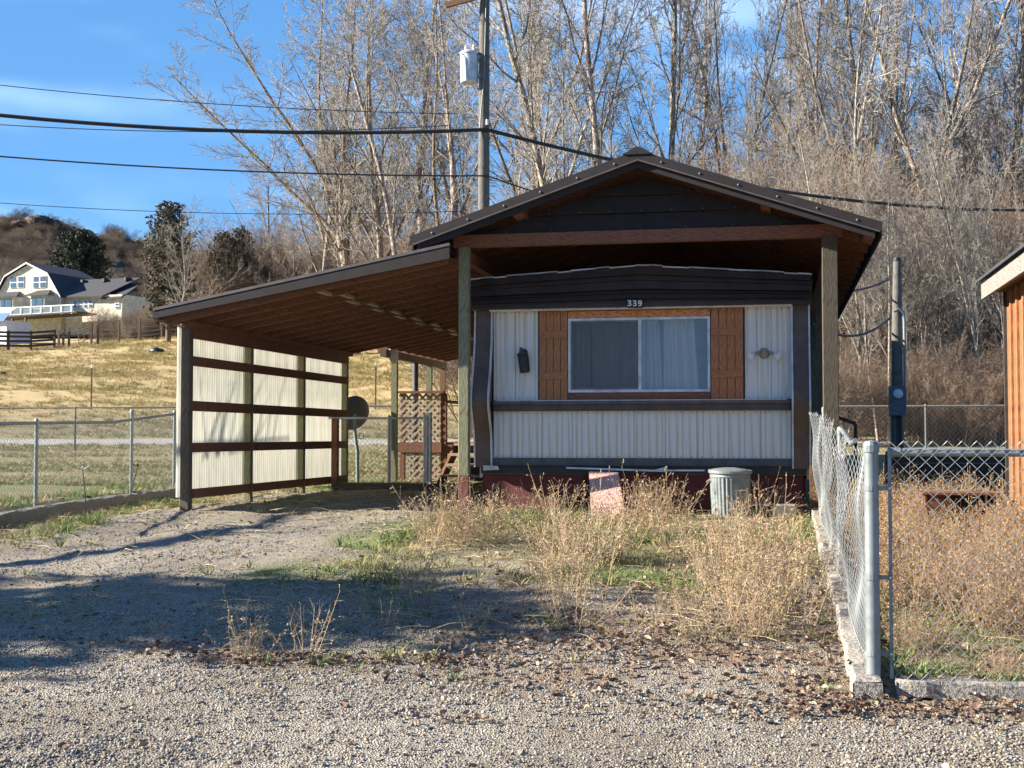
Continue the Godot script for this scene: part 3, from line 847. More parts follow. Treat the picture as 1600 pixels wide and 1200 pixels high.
	for i in 3:
		var c := pz(984.0 + i * 8.2, 474.5, ZT + 0.19)
		var tile := one_box("number_tile", c + Vector3(-0.027, -0.045, -0.02), c + Vector3(0.027, 0.045, 0.028), M.black, t)
		var tm := TextMesh.new()
		tm.text = "339"[i]
		tm.font = font
		tm.font_size = 64
		tm.pixel_size = 0.00135
		tm.depth = 0.004
		var d := part_mesh("digit", tm, M.white, tile)
		d.position = c + Vector3(0, 0, 0.031) - org

# ---------------------------------------------------------------- chain link
# wires zigzag between neighbouring columns and hook into each other; place.call(s, y) puts a point of the sheet in the world
func chain_link(m: MB, place: Callable, length: float, lo: Callable, hi: Callable, h: float, r: float, sides: int) -> void:
	var cols := int(length / h)
	for i in cols:
		var pts := PackedVector3Array()
		var rad := PackedFloat32Array()
		var y0: float = lo.call(i * h)
		var y1: float = hi.call(i * h)
		var k := 0
		var y := y0
		while y <= y1:
			var s := (i + ((k + i) % 2)) * h
			pts.append(place.call(s, y))
			rad.append(r)
			k += 1
			y += h
		if pts.size() > 1: m.tube(pts, rad, sides)
func fence_post(parent: Node, at: Vector3, top: float, r: float, mt: Material, cap := true) -> Node3D:
	var m := MB.new()
	m.rod(Vector3(at.x, at.y - 0.08, at.z), Vector3(at.x, top, at.z), r, 12)
	var o := part("post", m, mt, parent)
	if cap:
		var c := MB.new()
		c.lathe(Vector3(at.x, top - 0.03, at.z), [[r * 1.14, 0.0], [r * 1.14, 0.035], [r * 0.9, 0.055], [0.0, 0.065]], 14)
		part("post_cap", c, mt, o)
	return o
func build_corner_fence() -> void:
	var base := Vector3(0.475, 0.16, -7.15)
	# street run
	var t := thing("chain_link_fence", "galvanized chain-link fence facing the street with a thick corner post and top rail", "fence", base)
	var cp := fence_post(t, base, 1.395, 0.037, M.galv_bright)
	for y in [1.18, 0.72, 0.33]:
		var b := MB.new()
		b.lathe(Vector3(base.x, y, base.z), [[0.038, -0.013], [0.041, -0.013], [0.041, 0.013], [0.038, 0.013]], 16)
		b.box(Vector3(base.x + 0.037, y - 0.011, base.z - 0.004), Vector3(base.x + 0.1, y + 0.011, base.z + 0.004))
		b.rod(Vector3(base.x + 0.09, y, base.z - 0.02), Vector3(base.x + 0.09, y, base.z + 0.02), 0.007, 6)
		part("tension_band", b, M.galv, cp)
	var tb := MB.new()
	tb.box(Vector3(base.x + 0.083, 0.2, base.z - 0.004), Vector3(base.x + 0.101, 1.37, base.z + 0.003))
	part("tension_bar", tb, M.galv, t)
	var x1 := 4.2
	var rail := MB.new()
	rail.rod(Vector3(base.x + 0.1, 1.365, base.z - 0.025), Vector3(x1, 1.355, base.z - 0.025), 0.021, 10)
	part("top_rail", rail, M.galv, t)
	var cup := MB.new()
	cup.rod(Vector3(base.x + 0.085, 1.365, base.z - 0.025), Vector3(base.x + 0.15, 1.365, base.z - 0.025), 0.025, 10)
	part("rail_end_cup", cup, M.galv, t)
	for x in [2.9]:
		fence_post(t, Vector3(x, gy(x, base.z), base.z - 0.05), 1.345, 0.024, M.galv)
	var m := MB.new()
	chain_link(m, func(s: float, y: float) -> Vector3: return Vector3(base.x + 0.092 + s, y, base.z + 0.004 * sin(s * 90.0) + 0.006), x1 - base.x - 0.1, func(_s: float) -> float: return 0.2, func(_s: float) -> float: return 1.445, 0.036, 0.0023, 4)
	part("chain_link_mesh", m, M.wire, t)
	# yard run, its mesh slack and wavy
	var zl := -14.35
	var t2 := thing("chain_link_fence", "slack wavy chain-link fence running from the corner post towards the trailer", "fence", Vector3(0.42, 0.4, -10.5))
	var zlen := base.z - 0.04 - zl
	var place := func(s: float, y: float) -> Vector3:
		var z := base.z - 0.04 - s
		var k := (y - gy(0.45, z)) / 1.2
		var wav := 0.07 * sin(s * 2.6 + 0.4) * k + 0.035 * sin(s * 6.1 + 1.0) * k + 0.016 * sin(y * 9.0 + s * 2.0)
		return Vector3(lerpf(0.455, 0.40, s / zlen) + wav * smoothstep(0.0, 0.6, s), y, z)
	var lo := func(s: float) -> float: return gy(0.45, base.z - s) + 0.09
	var hi := func(s: float) -> float:
		var z := base.z - s
		var y := gy(0.45, z) + 1.19
		y -= 0.17 * exp(-pow((s - 2.3) / 0.55, 2.0))
		y -= 0.10 * smoothstep(3.2, 6.5, s)
		y += 0.035 * sin(s * 3.1) + 0.012 * sin(s * 17.0)
		return y
	var m2 := MB.new()
	chain_link(m2, place, zlen, lo, hi, 0.036, 0.0025, 4)
	part("chain_link_mesh", m2, M.bright_wire, t2)
	for s in [3.35, 6.9]:
		var z: float = base.z - s
		fence_post(t2, Vector3(0.47, gy(0.47, z), z), gy(0.45, z) + 1.12, 0.022, M.galv)
	var br := MB.new()
	br.tube(PackedVector3Array([Vector3(0.5, 1.42, -9.05), Vector3(0.5, 1.395, -9.5), Vector3(0.5, 1.43, -9.95), Vector3(0.48, 1.5, -10.5)]), PackedFloat32Array([0.017, 0.017, 0.017, 0.017]), 9, true)
	part("bent_rail", br, M.galv, t2)
	# kerbs under both runs
	var k1 := thing("concrete_kerb", "pale concrete kerb under the street run of the corner fence", "kerb", Vector3(1.8, 0.1, -7.15))
	kerb(k1, [Vector3(0.58, 0, -7.13), Vector3(1.4, 0, -7.14), Vector3(2.4, 0, -7.14), Vector3(4.3, 0, -7.14)], 0.12, 0.07, M.concrete)
	var k2 := thing("concrete_kerb", "crumbling concrete kerb running back along the wavy fence", "kerb", Vector3(0.42, 0.2, -10.0))
	kerb(k2, [Vector3(0.44, 0, -7.0), Vector3(0.435, 0, -8.6), Vector3(0.43, 0, -10.4), Vector3(0.415, 0, -12.4), Vector3(0.41, 0, -14.3)], 0.15, 0.085, M.concrete)
func kerb(parent: Node, path: Array, width: float, high: float, mt: Material) -> void:
	# cast lengths with rounded, slightly uneven tops, one part for each length
	for i in path.size() - 1:
		var m := MB.new()
		var a: Vector3 = path[i]
		var b: Vector3 = path[i + 1]
		var n := maxi(3, int(a.distance_to(b) / 0.07))
		var t := (b - a).normalized()
		var s := Vector3(-t.z, 0, t.x)
		var prof := [[-0.5, -0.25], [-0.5, 0.82], [-0.42, 0.97], [0.0, 1.0], [0.42, 0.97], [0.5, 0.82], [0.5, -0.25]]
		for j in n:
			for e in prof.size() - 1:
				var q := []
				for c in [[j, e], [j, e + 1], [j + 1, e + 1], [j + 1, e]]:
					var p := a.lerp(b, (c[0] + (0.02 if c[0] == 0 else (-0.02 if c[0] == n else 0.0))) / float(n))
					var wob := nz.get_noise_3d(p.x * 16.0, prof[c[1]][0] * 60.0, p.z * 16.0) + 0.7 * nz.get_noise_3d(p.x * 60.0, prof[c[1]][0] * 90.0, p.z * 60.0)
					var gyy := gy(p.x, p.z)
					q.append(Vector3(p.x, gyy + prof[c[1]][1] * high + wob * 0.02, p.z) + s * (prof[c[1]][0] * width + wob * 0.018))
				m.quad(q[0], q[1], q[2], q[3], s * (prof[e][0] + prof[e + 1][0]) + Vector3(0, 0.3 if absf(prof[e][0] + prof[e + 1][0]) < 0.98 else 0.0, 0))
		for e in 2:
			var p: Vector3 = a.lerp(b, 0.02 / n) if e == 0 else a.lerp(b, 1.0 - 0.02 / n)
			var g := gy(p.x, p.z)
			m.quad(p - s * width * 0.5 + Vector3(0, g - 0.03, 0), p + s * width * 0.5 + Vector3(0, g - 0.03, 0), p + s * width * 0.46 + Vector3(0, g + high * 0.9, 0), p - s * width * 0.46 + Vector3(0, g + high * 0.9, 0), t * (-1.0 if e == 0 else 1.0))
		part("kerb_length", m, mt, parent)
func straight_fence(t: Node3D, a: Vector3, b: Vector3, high: float, posts: Array, h: float, r: float, mt: Material, wire: Material, rail_r := 0.02) -> void:
	var dir := (b - a)
	dir.y = 0
	var ln := dir.length()
	dir = dir.normalized()
	for s in posts:
		var p: Vector3 = a + dir * float(s)
		p.y = gy(p.x, p.z)
		fence_post(t, p, p.y + high, 0.024, mt)
	var rail := MB.new()
	var pts := PackedVector3Array()
	var rad := PackedFloat32Array()
	var n := maxi(2, int(ln / 2.0))
	for i in n + 1:
		var p := a + dir * (ln * i / n)
		pts.append(Vector3(p.x, gy(p.x, p.z) + high - 0.02, p.z)); rad.append(rail_r)
	rail.tube(pts, rad, 8, true)
	part("top_rail", rail, M.oldwire, t)
	var m := MB.new()
	var nrm := Vector3(-dir.z, 0, dir.x) * 0.03
	chain_link(m, func(s: float, y: float) -> Vector3: return Vector3(a.x + dir.x * s, y, a.z + dir.z * s) + nrm, ln, func(s: float) -> float: return gy(a.x + dir.x * s, a.z + dir.z * s) + 0.04, func(s: float) -> float: return gy(a.x + dir.x * s, a.z + dir.z * s) + high, h, r, 3)
	part("chain_link_mesh", m, wire, t)
func build_other_fences() -> void:
	# boundary beside the carport
	var a := Vector3(-8.35, 0, -11.6)
	var b := Vector3(-9.15, 0, -19.3)
	var ln := (b - a).length()
	var t := thing("chain_link_fence", "low chain-link fence on a concrete kerb beside the carport wall", "fence", Vector3(-8.8, 0.55, -15.5))
	straight_fence(t, a, b, 1.15, [0.9, 2.85, 5.85, 7.6], 0.036, 0.0017, M.galv_bright, M.galv)
	var k := thing("concrete_kerb", "weathered dark concrete kerb below the fence beside the carport", "kerb", Vector3(-8.7, 0.5, -15.5))
	kerb(k, [Vector3(-8.2, 0, -11.4), Vector3(-8.45, 0, -13.4), Vector3(-8.66, 0, -16.0), Vector3(-8.82, 0, -19.0)], 0.17, 0.15, M.old_concrete)
	# fence along the lane beyond the lots
	var t2 := thing("chain_link_fence", "long chain-link fence along the lane at the foot of the field", "fence", Vector3(-14, 1.0, -33))
	straight_fence(t2, Vector3(-30, 0, -30.8), Vector3(-5.5, 0, -35.5), 1.2, [3.1, 7.3, 11.6, 15.2, 18.4, 21.5, 24.5], 0.06, 0.0028, M.galv, M.wire)
	var t3 := thing("chain_link_fence", "chain-link fence in front of the bare thicket beyond the trailer", "fence", Vector3(6, 1.0, -34))
	straight_fence(t3, Vector3(-0.5, 0, -33.5), Vector3(16, 0, -33.0), 1.15, [1.0, 4.0, 7.0, 10.0, 13.0], 0.06, 0.0022, M.oldwire, M.oldwire, 0.024)
	# low fence closing the carport
	var zf := -18.75
	var t4 := thing("low_yard_fence", "short chain-link fence across the end of the carport with a wooden post", "fence", Vector3(-5.7, 0.68, zf))
	one_box("wooden_post", Vector3(-6.44, 0.6, zf - 0.045), Vector3(-6.35, 1.70, zf + 0.045), M.girt_y, t4)
	for x in [-5.57, -5.03]:
		fence_post(t4, Vector3(x, gy(x, zf), zf), 1.72, 0.024, M.grey_paint_lit_steel)  # steel given a paler colour to lift it out of the carport shade
	var rail := MB.new()
	rail.rod(Vector3(-6.5, 1.712, zf), Vector3(-5.03, 1.705, zf), 0.017, 8)
	part("top_rail", rail, M.grey_paint_lit_steel, t4)
	var m := MB.new()
	chain_link(m, func(s: float, y: float) -> Vector3: return Vector3(-6.36 + s, y, zf + 0.03), 1.32, func(_s: float) -> float: return 0.76, func(_s: float) -> float: return 1.7, 0.036, 0.0024, 4)
	part("chain_link_mesh", m, M.bright_wire, t4)
	var k4 := thing("timber_sill", "long grey timber lying under the short carport fence", "timber", Vector3(-5.6, 0.7, zf))
	one_bar("beam", Vector3(-6.42, 0.69, zf + 0.0), Vector3(-4.45, 0.685, zf + 0.12), 0.12, 0.15, M.weathered_x, k4)
	# narrow gate standing open
	var g := thing("metal_gate", "narrow steel gate frame with wire mesh standing open by the steps", "gate", Vector3(-4.95, 0.7, zf))
	var fr := MB.new()
	var g0 := Vector3(-4.99, 0.78, zf + 0.03)
	var g1 := Vector3(-4.80, 0.78, zf + 0.55)
	var up := Vector3(0, 0.98, 0)
	for q in [[g0, g0 + up], [g1, g1 + up], [g0, g1], [g0 + up, g1 + up]]:
		fr.rod(q[0], q[1], 0.019, 8)
	part("frame", fr, M.grey_paint_lit_steel, g)  # frame colour brightened against the shade, like the fence beside it
	var gm := MB.new()
	var gd := (g1 - g0)
	chain_link(gm, func(s: float, y: float) -> Vector3: return g0 + gd.normalized() * s + Vector3(0, y, 0), gd.length(), func(_s: float) -> float: return 0.0, func(_s: float) -> float: return 0.97, 0.036, 0.0018, 4)
	part("chain_link_mesh", gm, M.bright_wire, g)

# ---------------------------------------------------------------- things by the trailer
func build_small_things() -> void:
	# wall lantern, hanging askew
	var c := pz(817, 565, ZT + 0.075)
	var t := thing("wall_lantern", "small black wall lantern hanging askew on the pale siding", "lantern", c)
	var b := Basis(Vector3(0, 0, 1), 0.13)
	var m := MB.new()
	m.lathe(c + b * Vector3(0.01, -0.125, 0), [[0.0, 0.0], [0.05, 0.0], [0.058, 0.02], [0.062, 0.185], [0.058, 0.195], [0.0, 0.2]], 14, b * Vector3.UP)
	part("body", m, M.black, t)
	var hd := MB.new()
	hd.lathe(c + b * Vector3(0.0, 0.076, 0), [[0.066, 0.0], [0.06, 0.012], [0.03, 0.03], [0.018, 0.075], [0.0, 0.09]], 14, b * Vector3.UP)
	part("cap", hd, M.charcoal, t)
	var br := MB.new()
	br.bar(c + Vector3(-0.005, 0.1, -0.02), c + Vector3(-0.005, 0.1, -0.075), 0.03, 0.05)
	br.lathe(c + Vector3(-0.005, 0.1, -0.075), [[0.0, 0.0], [0.05, 0.0], [0.045, 0.012], [0.0, 0.014]], 12, Vector3(0, 0, 1))
	part("bracket", br, M.black, t)
	# twin flood lamps
	c = pz(1194, 552, ZT + 0.04)
	t = thing("twin_floodlight", "white twin floodlight with two bare bulbs beside the shutter", "floodlight", c)
	m = MB.new()
	m.lathe(c + Vector3(0, 0, -0.04), [[0.0, 0.0], [0.06, 0.0], [0.06, 0.012], [0.045, 0.03], [0.03, 0.034], [0.0, 0.036]], 18, Vector3(0, 0, 1))
	part("base_plate", m, M.fixture, t)
	for s in [-1, 1]:
		var arm := MB.new()
		var tip := c + Vector3(s * 0.1, -0.008, 0.03)
		arm.tube(PackedVector3Array([c + Vector3(s * 0.02, 0.02, -0.01), c + Vector3(s * 0.05, 0.015, 0.015), tip]), PackedFloat32Array([0.012, 0.012, 0.022]), 8, true)
		var am := part("lamp_arm", arm, M.fixture, t)
		var bu := MB.new()
		bu.lathe(tip, [[0.02, 0.0], [0.028, 0.02], [0.048, 0.06], [0.05, 0.075], [0.035, 0.092], [0.0, 0.098]], 14, Vector3(s * 0.8, -0.45, 0.5))
		part("bulb", bu, M.bulb, am)
	# galvanized bin
	var at := Vector3(-0.49, gy(-0.49, -14.15), -14.15)
	t = thing("trash_can", "galvanized ribbed metal trash can with a lid in front of the red skirting", "trash can", at)
	m = MB.new()
	var n := 120
	var h0 := 0.0
	for ring in [[0.0, 0.185, 0.0], [0.05, 0.188, 1.0], [0.40, 0.205, 1.0], [0.415, 0.208, 0.0]]:
		for i in n:
			var an := TAU * i / n
			var rr: float = ring[1] + ring[2] * 0.0075 * cos(an * 30.0)
			m.v.append(at + Vector3(cos(an) * rr, ring[0], sin(an) * rr)); m.n.append(Vector3.UP); m.c.append(Color.WHITE)
	for j in 3:
		for i in n:
			var i2 := (i + 1) % n
			var q := j * n
			m.ix.append(q + i); m.ix.append(q + i2); m.ix.append(q + n + i2); m.ix.append(q + i); m.ix.append(q + n + i2); m.ix.append(q + n + i)
	smooth_normals(m)
	if m.n[n].dot(Vector3(1, 0, 0)) < 0.0:
		for i in m.n.size(): m.n[i] = -m.n[i]
		var rev := m.ix.duplicate()
		for i in range(0, rev.size(), 3):
			m.ix[i + 1] = rev[i + 2]; m.ix[i + 2] = rev[i + 1]
	part("body", m, M.galv_bright, t)
	var collar := MB.new()
	collar.lathe(at + Vector3(0, 0.41, 0), [[0.209, 0.0], [0.214, 0.01], [0.211, 0.03], [0.216, 0.045], [0.212, 0.06]], 40)
	part("collar", collar, M.galv_bright, t)
	var lid := MB.new()
	lid.lathe(at + Vector3(0, 0.455, 0), [[0.222, 0.0], [0.23, 0.004], [0.23, 0.03], [0.222, 0.036], [0.2, 0.034], [0.17, 0.045], [0.08, 0.058], [0.0, 0.06]], 40, Vector3(0.02, 1, 0.03))
	part("lid", lid, M.galv_bright, t)
	for s in [-1, 1]:
		var hd2 := MB.new()
		hd2.tube(PackedVector3Array([at + Vector3(s * 0.21, 0.39, -0.06), at + Vector3(s * 0.245, 0.365, -0.05), at + Vector3(s * 0.245, 0.365, 0.05), at + Vector3(s * 0.21, 0.39, 0.06)]), PackedFloat32Array([0.006, 0.006, 0.006, 0.006]), 6)
		part("handle", hd2, M.galv, t)
	# red board, dapple of sun and weed shadow in its colour
	t = thing("leaning_board", "red board with a painted dapple of light and weed shadow leaning on the red skirting", "board", Vector3(-1.75, 0.6, -14.1))
	m = MB.new()
	var q0 := [Vector3(-1.935, 0.57, -13.98), Vector3(-1.565, 0.56, -13.98), Vector3(-1.70, 1.055, -14.42), Vector3(-2.02, 1.065, -14.42)]
	var off := Vector3(0, -0.012, -0.011)
	m.hexa([q0[0], q0[1], q0[2], q0[3], q0[0] + off, q0[1] + off, q0[2] + off, q0[3] + off])
	part("panel", m, M.board_dapple, t)
	# block with a plank on it
	t = thing("concrete_block", "grey concrete block lying beside the trash can", "block", Vector3(0.06, 0.6, -14.05))
	one_box("block", Vector3(-0.06, 0.57, -14.25), Vector3(0.18, 0.725, -13.98), M.old_concrete, t)
	t = thing("plank", "thin pale plank lying across the concrete block", "plank", Vector3(-0.05, 0.73, -14.1))
	one_bar("board", Vector3(-0.3, 0.738, -14.12), Vector3(0.17, 0.739, -14.08), 0.12, 0.018, M.lattice_x, t)
	# orange post at the trailer's corner
	t = thing("wooden_stub_post", "short orange wooden post at the trailer corner by the fence", "post", Vector3(0.37, 0.6, -14.45))
	one_box("post", Vector3(0.33, 0.55, -14.5), Vector3(0.41, 1.14, -14.42), M.orange_y, t)
	# steel handrail past the post
	t = thing("handrail", "black steel handrail by the side steps of the trailer", "handrail", Vector3(0.9, 0.7, -17.0))
	m = MB.new()
	m.bar(Vector3(0.62, 1.72, -17.0), Vector3(0.95, 1.60, -17.0), 0.045, 0.045)
	m.bar(Vector3(0.945, 1.60, -17.0), Vector3(0.945, 0.6, -17.0), 0.04, 0.04, Vector3(0, 0, 1))
	m.bar(Vector3(0.62, 1.38, -17.0), Vector3(0.945, 1.38, -17.0), 0.045, 0.07)
	m.bar(Vector3(0.64, 1.72, -17.0), Vector3(0.64, 0.6, -17.0), 0.04, 0.04, Vector3(0, 0, 1))
	part("rail_frame", m, M.black, t)
	# satellite dish
	var dp := Vector3(-6.6, gy(-6.6, -20.4), -20.4)
	t = thing("satellite_dish", "dark satellite dish on a bent steel pole behind the carport fence", "satellite dish", dp)
	m = MB.new()
	m.tube(PackedVector3Array([dp + Vector3(0.02, -0.05, 0), dp + Vector3(0.015, 0.5, 0), dp + Vector3(-0.03, 0.8, 0), dp + Vector3(-0.03, 1.02, 0)]), PackedFloat32Array([0.03, 0.03, 0.028, 0.028]), 10, true)
	part("pole", m, M.galv_bright, t)
	m = MB.new()
	m.lathe(dp + Vector3(-0.03, 1.1, 0.0), [[0.0, 0.0], [0.12, 0.008], [0.21, 0.028], [0.275, 0.06], [0.285, 0.066], [0.28, 0.08], [0.21, 0.048], [0.0, 0.015]], 28, Vector3(-0.72, 0.3, -0.72))
	part("reflector", m, M.charcoal, t)
	m = MB.new()
	m.bar(dp + Vector3(-0.03, 1.0, 0.0), dp + Vector3(-0.05, 1.11, -0.02), 0.05, 0.05, Vector3(1, 0, 0))
	part("mount", m, M.galv, t)
	m = MB.new()
	m.tube(PackedVector3Array([dp + Vector3(0.03, 0.72, 0.03), dp + Vector3(0.12, 0.7, 0.03), dp + Vector3(0.13, 0.78, 0.03), dp + Vector3(0.06, 0.8, 0.03), dp + Vector3(0.05, 0.74, 0.03)]), PackedFloat32Array([0.008, 0.008, 0.008, 0.008, 0.008]), 6)
	part("cable_coil", m, M.black, t)

func build_porch() -> void:
	var t := thing("wooden_porch", "brown wooden porch with lattice panels, railing and open steps beside the trailer", "porch", Vector3(-4.8, 0.68, -21.0))
	var z := -21.0
	# deck boards
	for i in 20:
		one_box("deck_board", Vector3(-6.0, 1.305, z - 0.145 - i * 0.15), Vector3(-3.45, 1.343, z - 0.003 - i * 0.15), M.porch_x, t)
	one_box("rim_board", Vector3(-6.02, 1.16, z - 0.002), Vector3(-3.45, 1.303, z + 0.036), M.porch_x, t)
	# lattice of two layers of slats, framed
	lattice(t, -6.06, -5.36, 1.36, 2.14, z + 0.04)
	lattice(t, -5.93, -5.36, 0.7, 1.17, z + 0.04)
	one_box("cap_board", Vector3(-6.14, 2.142, z - 0.02), Vector3(-5.3, 2.18, z + 0.1), M.girt_x, t)
	one_box("frame_board", Vector3(-6.1, 1.18, z + 0.04), Vector3(-5.34, 1.34, z + 0.075), M.porch_x, t)
	one_box("post", Vector3(-5.36, 0.62, z - 0.06), Vector3(-5.27, 2.14, z + 0.035), M.porch_y, t)
	one_box("post", Vector3(-6.06, 0.62, z - 0.08), Vector3(-5.98, 2.14, z + 0.0), M.porch_y, t)
	# railing running back
	one_box("handrail", Vector3(-5.35, 1.99, -23.9), Vector3(-5.25, 2.03, z - 0.07), M.weathered_z, t)
	one_box("handrail", Vector3(-5.27, 1.985, -22.05), Vector3(-3.5, 2.025, -21.95), M.weathered_x, t)
	one_box("bottom_rail", Vector3(-5.27, 1.42, -22.03), Vector3(-3.5, 1.46, -21.97), M.weathered_x, t)
	for i in 15:
		var x := -5.2 + i * 0.11
		one_box("baluster", Vector3(x - 0.018, 1.461, -22.018), Vector3(x + 0.018, 1.984, -21.982), M.weathered_y, t)
	# open steps up from the carport
	for i in 4:
		var y := 0.855 + i * 0.16
		var zz := -19.75 - i * 0.28
		one_box("tread", Vector3(-5.05, y - 0.038, zz - 0.28), Vector3(-3.5, y, zz), M.lattice_x, t)
		if i == 3:
			one_box("riser", Vector3(-5.05, y - 0.17, zz - 0.3), Vector3(-3.5, y - 0.04, zz - 0.26), M.porch_x, t)
	for x in [-5.09, -3.47]:
		one_bar("stringer", Vector3(x, 0.62, -19.75), Vector3(x, 1.28, -20.95), 0.04, 0.2, M.porch_z, t)
	one_box("under_board", Vector3(-5.0, 0.65, -20.97), Vector3(-3.5, 1.1, -20.95), M.dark_x, t)
func lattice(t: Node3D, x0: float, x1: float, y0: float, y1: float, z: float) -> void:
	var w := x1 - x0
	var h := y1 - y0
	var sp := 0.118
	for dirs in [1, -1]:
		var k := -h
		while k < w + h:
			# line x = x0 + k + dirs * (y - y0), clipped to the panel
			var ya := 0.0
			var yb := h
			var xa := k if dirs == 1 else k
			if dirs == 1:
				ya = maxf(0.0, -k); yb = minf(h, w - k)
			else:
				ya = maxf(0.0, k - w); yb = minf(h, k)
			if yb - ya > 0.03:
				var p := Vector3(x0 + xa + dirs * ya, y0 + ya, z + (0.008 if dirs == 1 else 0.0))
				var q := Vector3(x0 + xa + dirs * yb, y0 + yb, z + (0.008 if dirs == 1 else 0.0))
				one_bar("slat", p, q, 0.007, 0.036, M.lattice_y, t, Vector3(1, -dirs, 0).normalized())
			k += sp

# ---------------------------------------------------------------- beyond the corner fence
func build_neighbour() -> void:
	var t := thing("wooden_shed", "orange-brown board-sided shed with a pale eave board", "shed", Vector3(3.2, 0.5, -11.2))
	var xl := 2.12
	var z0 := -13.02
	var z1 := -9.6
	one_box("wall", Vector3(xl + 0.001, 0.3, z0), Vector3(4.5, 2.8, z1), M.dark_y, t)
	for i in 11:
		var z := z0 + i * 0.31
		one_box("wall_board", Vector3(xl - 0.02, 0.32, z + 0.004), Vector3(xl, 2.8, z + 0.306), M.orange_y, t)
		one_box("batten", Vector3(xl - 0.042, 0.32, z + 0.283), Vector3(xl - 0.0215, 2.79, z + 0.332), M.cedar_y, t)
	one_box("corner_board", Vector3(xl - 0.046, 0.3, z0 - 0.03), Vector3(xl + 0.06, 2.79, z0 - 0.002), M.dark_y, t)
	# eave along the wall and the roof rising from it
	one_box("eave_board", Vector3(1.9, 2.74, z0 - 0.16), Vector3(1.93, 2.895, z1 + 0.2), M.pale_z, t)
	one_box("soffit", Vector3(1.931, 2.801, z0 - 0.14), Vector3(xl + 0.1, 2.815, z1 + 0.2), M.orange_z, t)
	var m := MB.new()
	m.hexa([Vector3(1.86, 2.9, z0 - 0.2), Vector3(3.3, 3.44, z0 - 0.2), Vector3(3.3, 3.47, z0 - 0.2), Vector3(1.86, 2.927, z0 - 0.2), Vector3(1.86, 2.9, z1 + 0.25), Vector3(3.3, 3.44, z1 + 0.25), Vector3(3.3, 3.47, z1 + 0.25), Vector3(1.86, 2.927, z1 + 0.25)])
	part("roof", m, M.shingle, t)
	m = MB.new()
	m.hexa([Vector3(4.74, 2.9, z0 - 0.2), Vector3(3.301, 3.44, z0 - 0.2), Vector3(3.301, 3.47, z0 - 0.2), Vector3(4.74, 2.927, z0 - 0.2), Vector3(4.74, 2.9, z1 + 0.25), Vector3(3.301, 3.44, z1 + 0.25), Vector3(3.301, 3.47, z1 + 0.25), Vector3(4.74, 2.927, z1 + 0.25)])
	part("roof", m, M.shingle, t)
	# low dark screen behind the weeds
	t = thing("low_dark_screen", "low dark boarded screen standing behind the dry weeds", "screen", Vector3(1.9, 0.65, -15.6))
	for i in 5:
		one_box("board", Vector3(1.2, 0.6 + i * 0.137, -15.62), Vector3(2.7, 0.732 + i * 0.137, -15.58 + (i % 2) * 0.004), M.dark_x, t)
	for x in [1.24, 1.95, 2.66]:
		one_box("post", Vector3(x - 0.04, 0.55, -15.70), Vector3(x + 0.04, 1.27, -15.625), M.dark_y, t)
	# rusty fire box
	t = thing("rusty_fire_box", "rusty steel fire box with an open front among the dry weeds", "fire box", Vector3(1.6, 0.5, -12.5))
	one_box("top_plate", Vector3(1.26, 0.925, -12.85), Vector3(1.92, 0.945, -12.38), M.rust, t)
	one_box("side_plate", Vector3(1.29, 0.48, -12.83), Vector3(1.305, 0.924, -12.42), M.rust, t)
	one_box("side_plate", Vector3(1.875, 0.48, -12.83), Vector3(1.89, 0.924, -12.42), M.rust, t)
	one_box("back_plate", Vector3(1.306, 0.48, -12.83), Vector3(1.874, 0.924, -12.815), M.black, t)
	one_box("front_plate", Vector3(1.306, 0.48, -12.44), Vector3(1.5, 0.924, -12.425), M.rust, t)

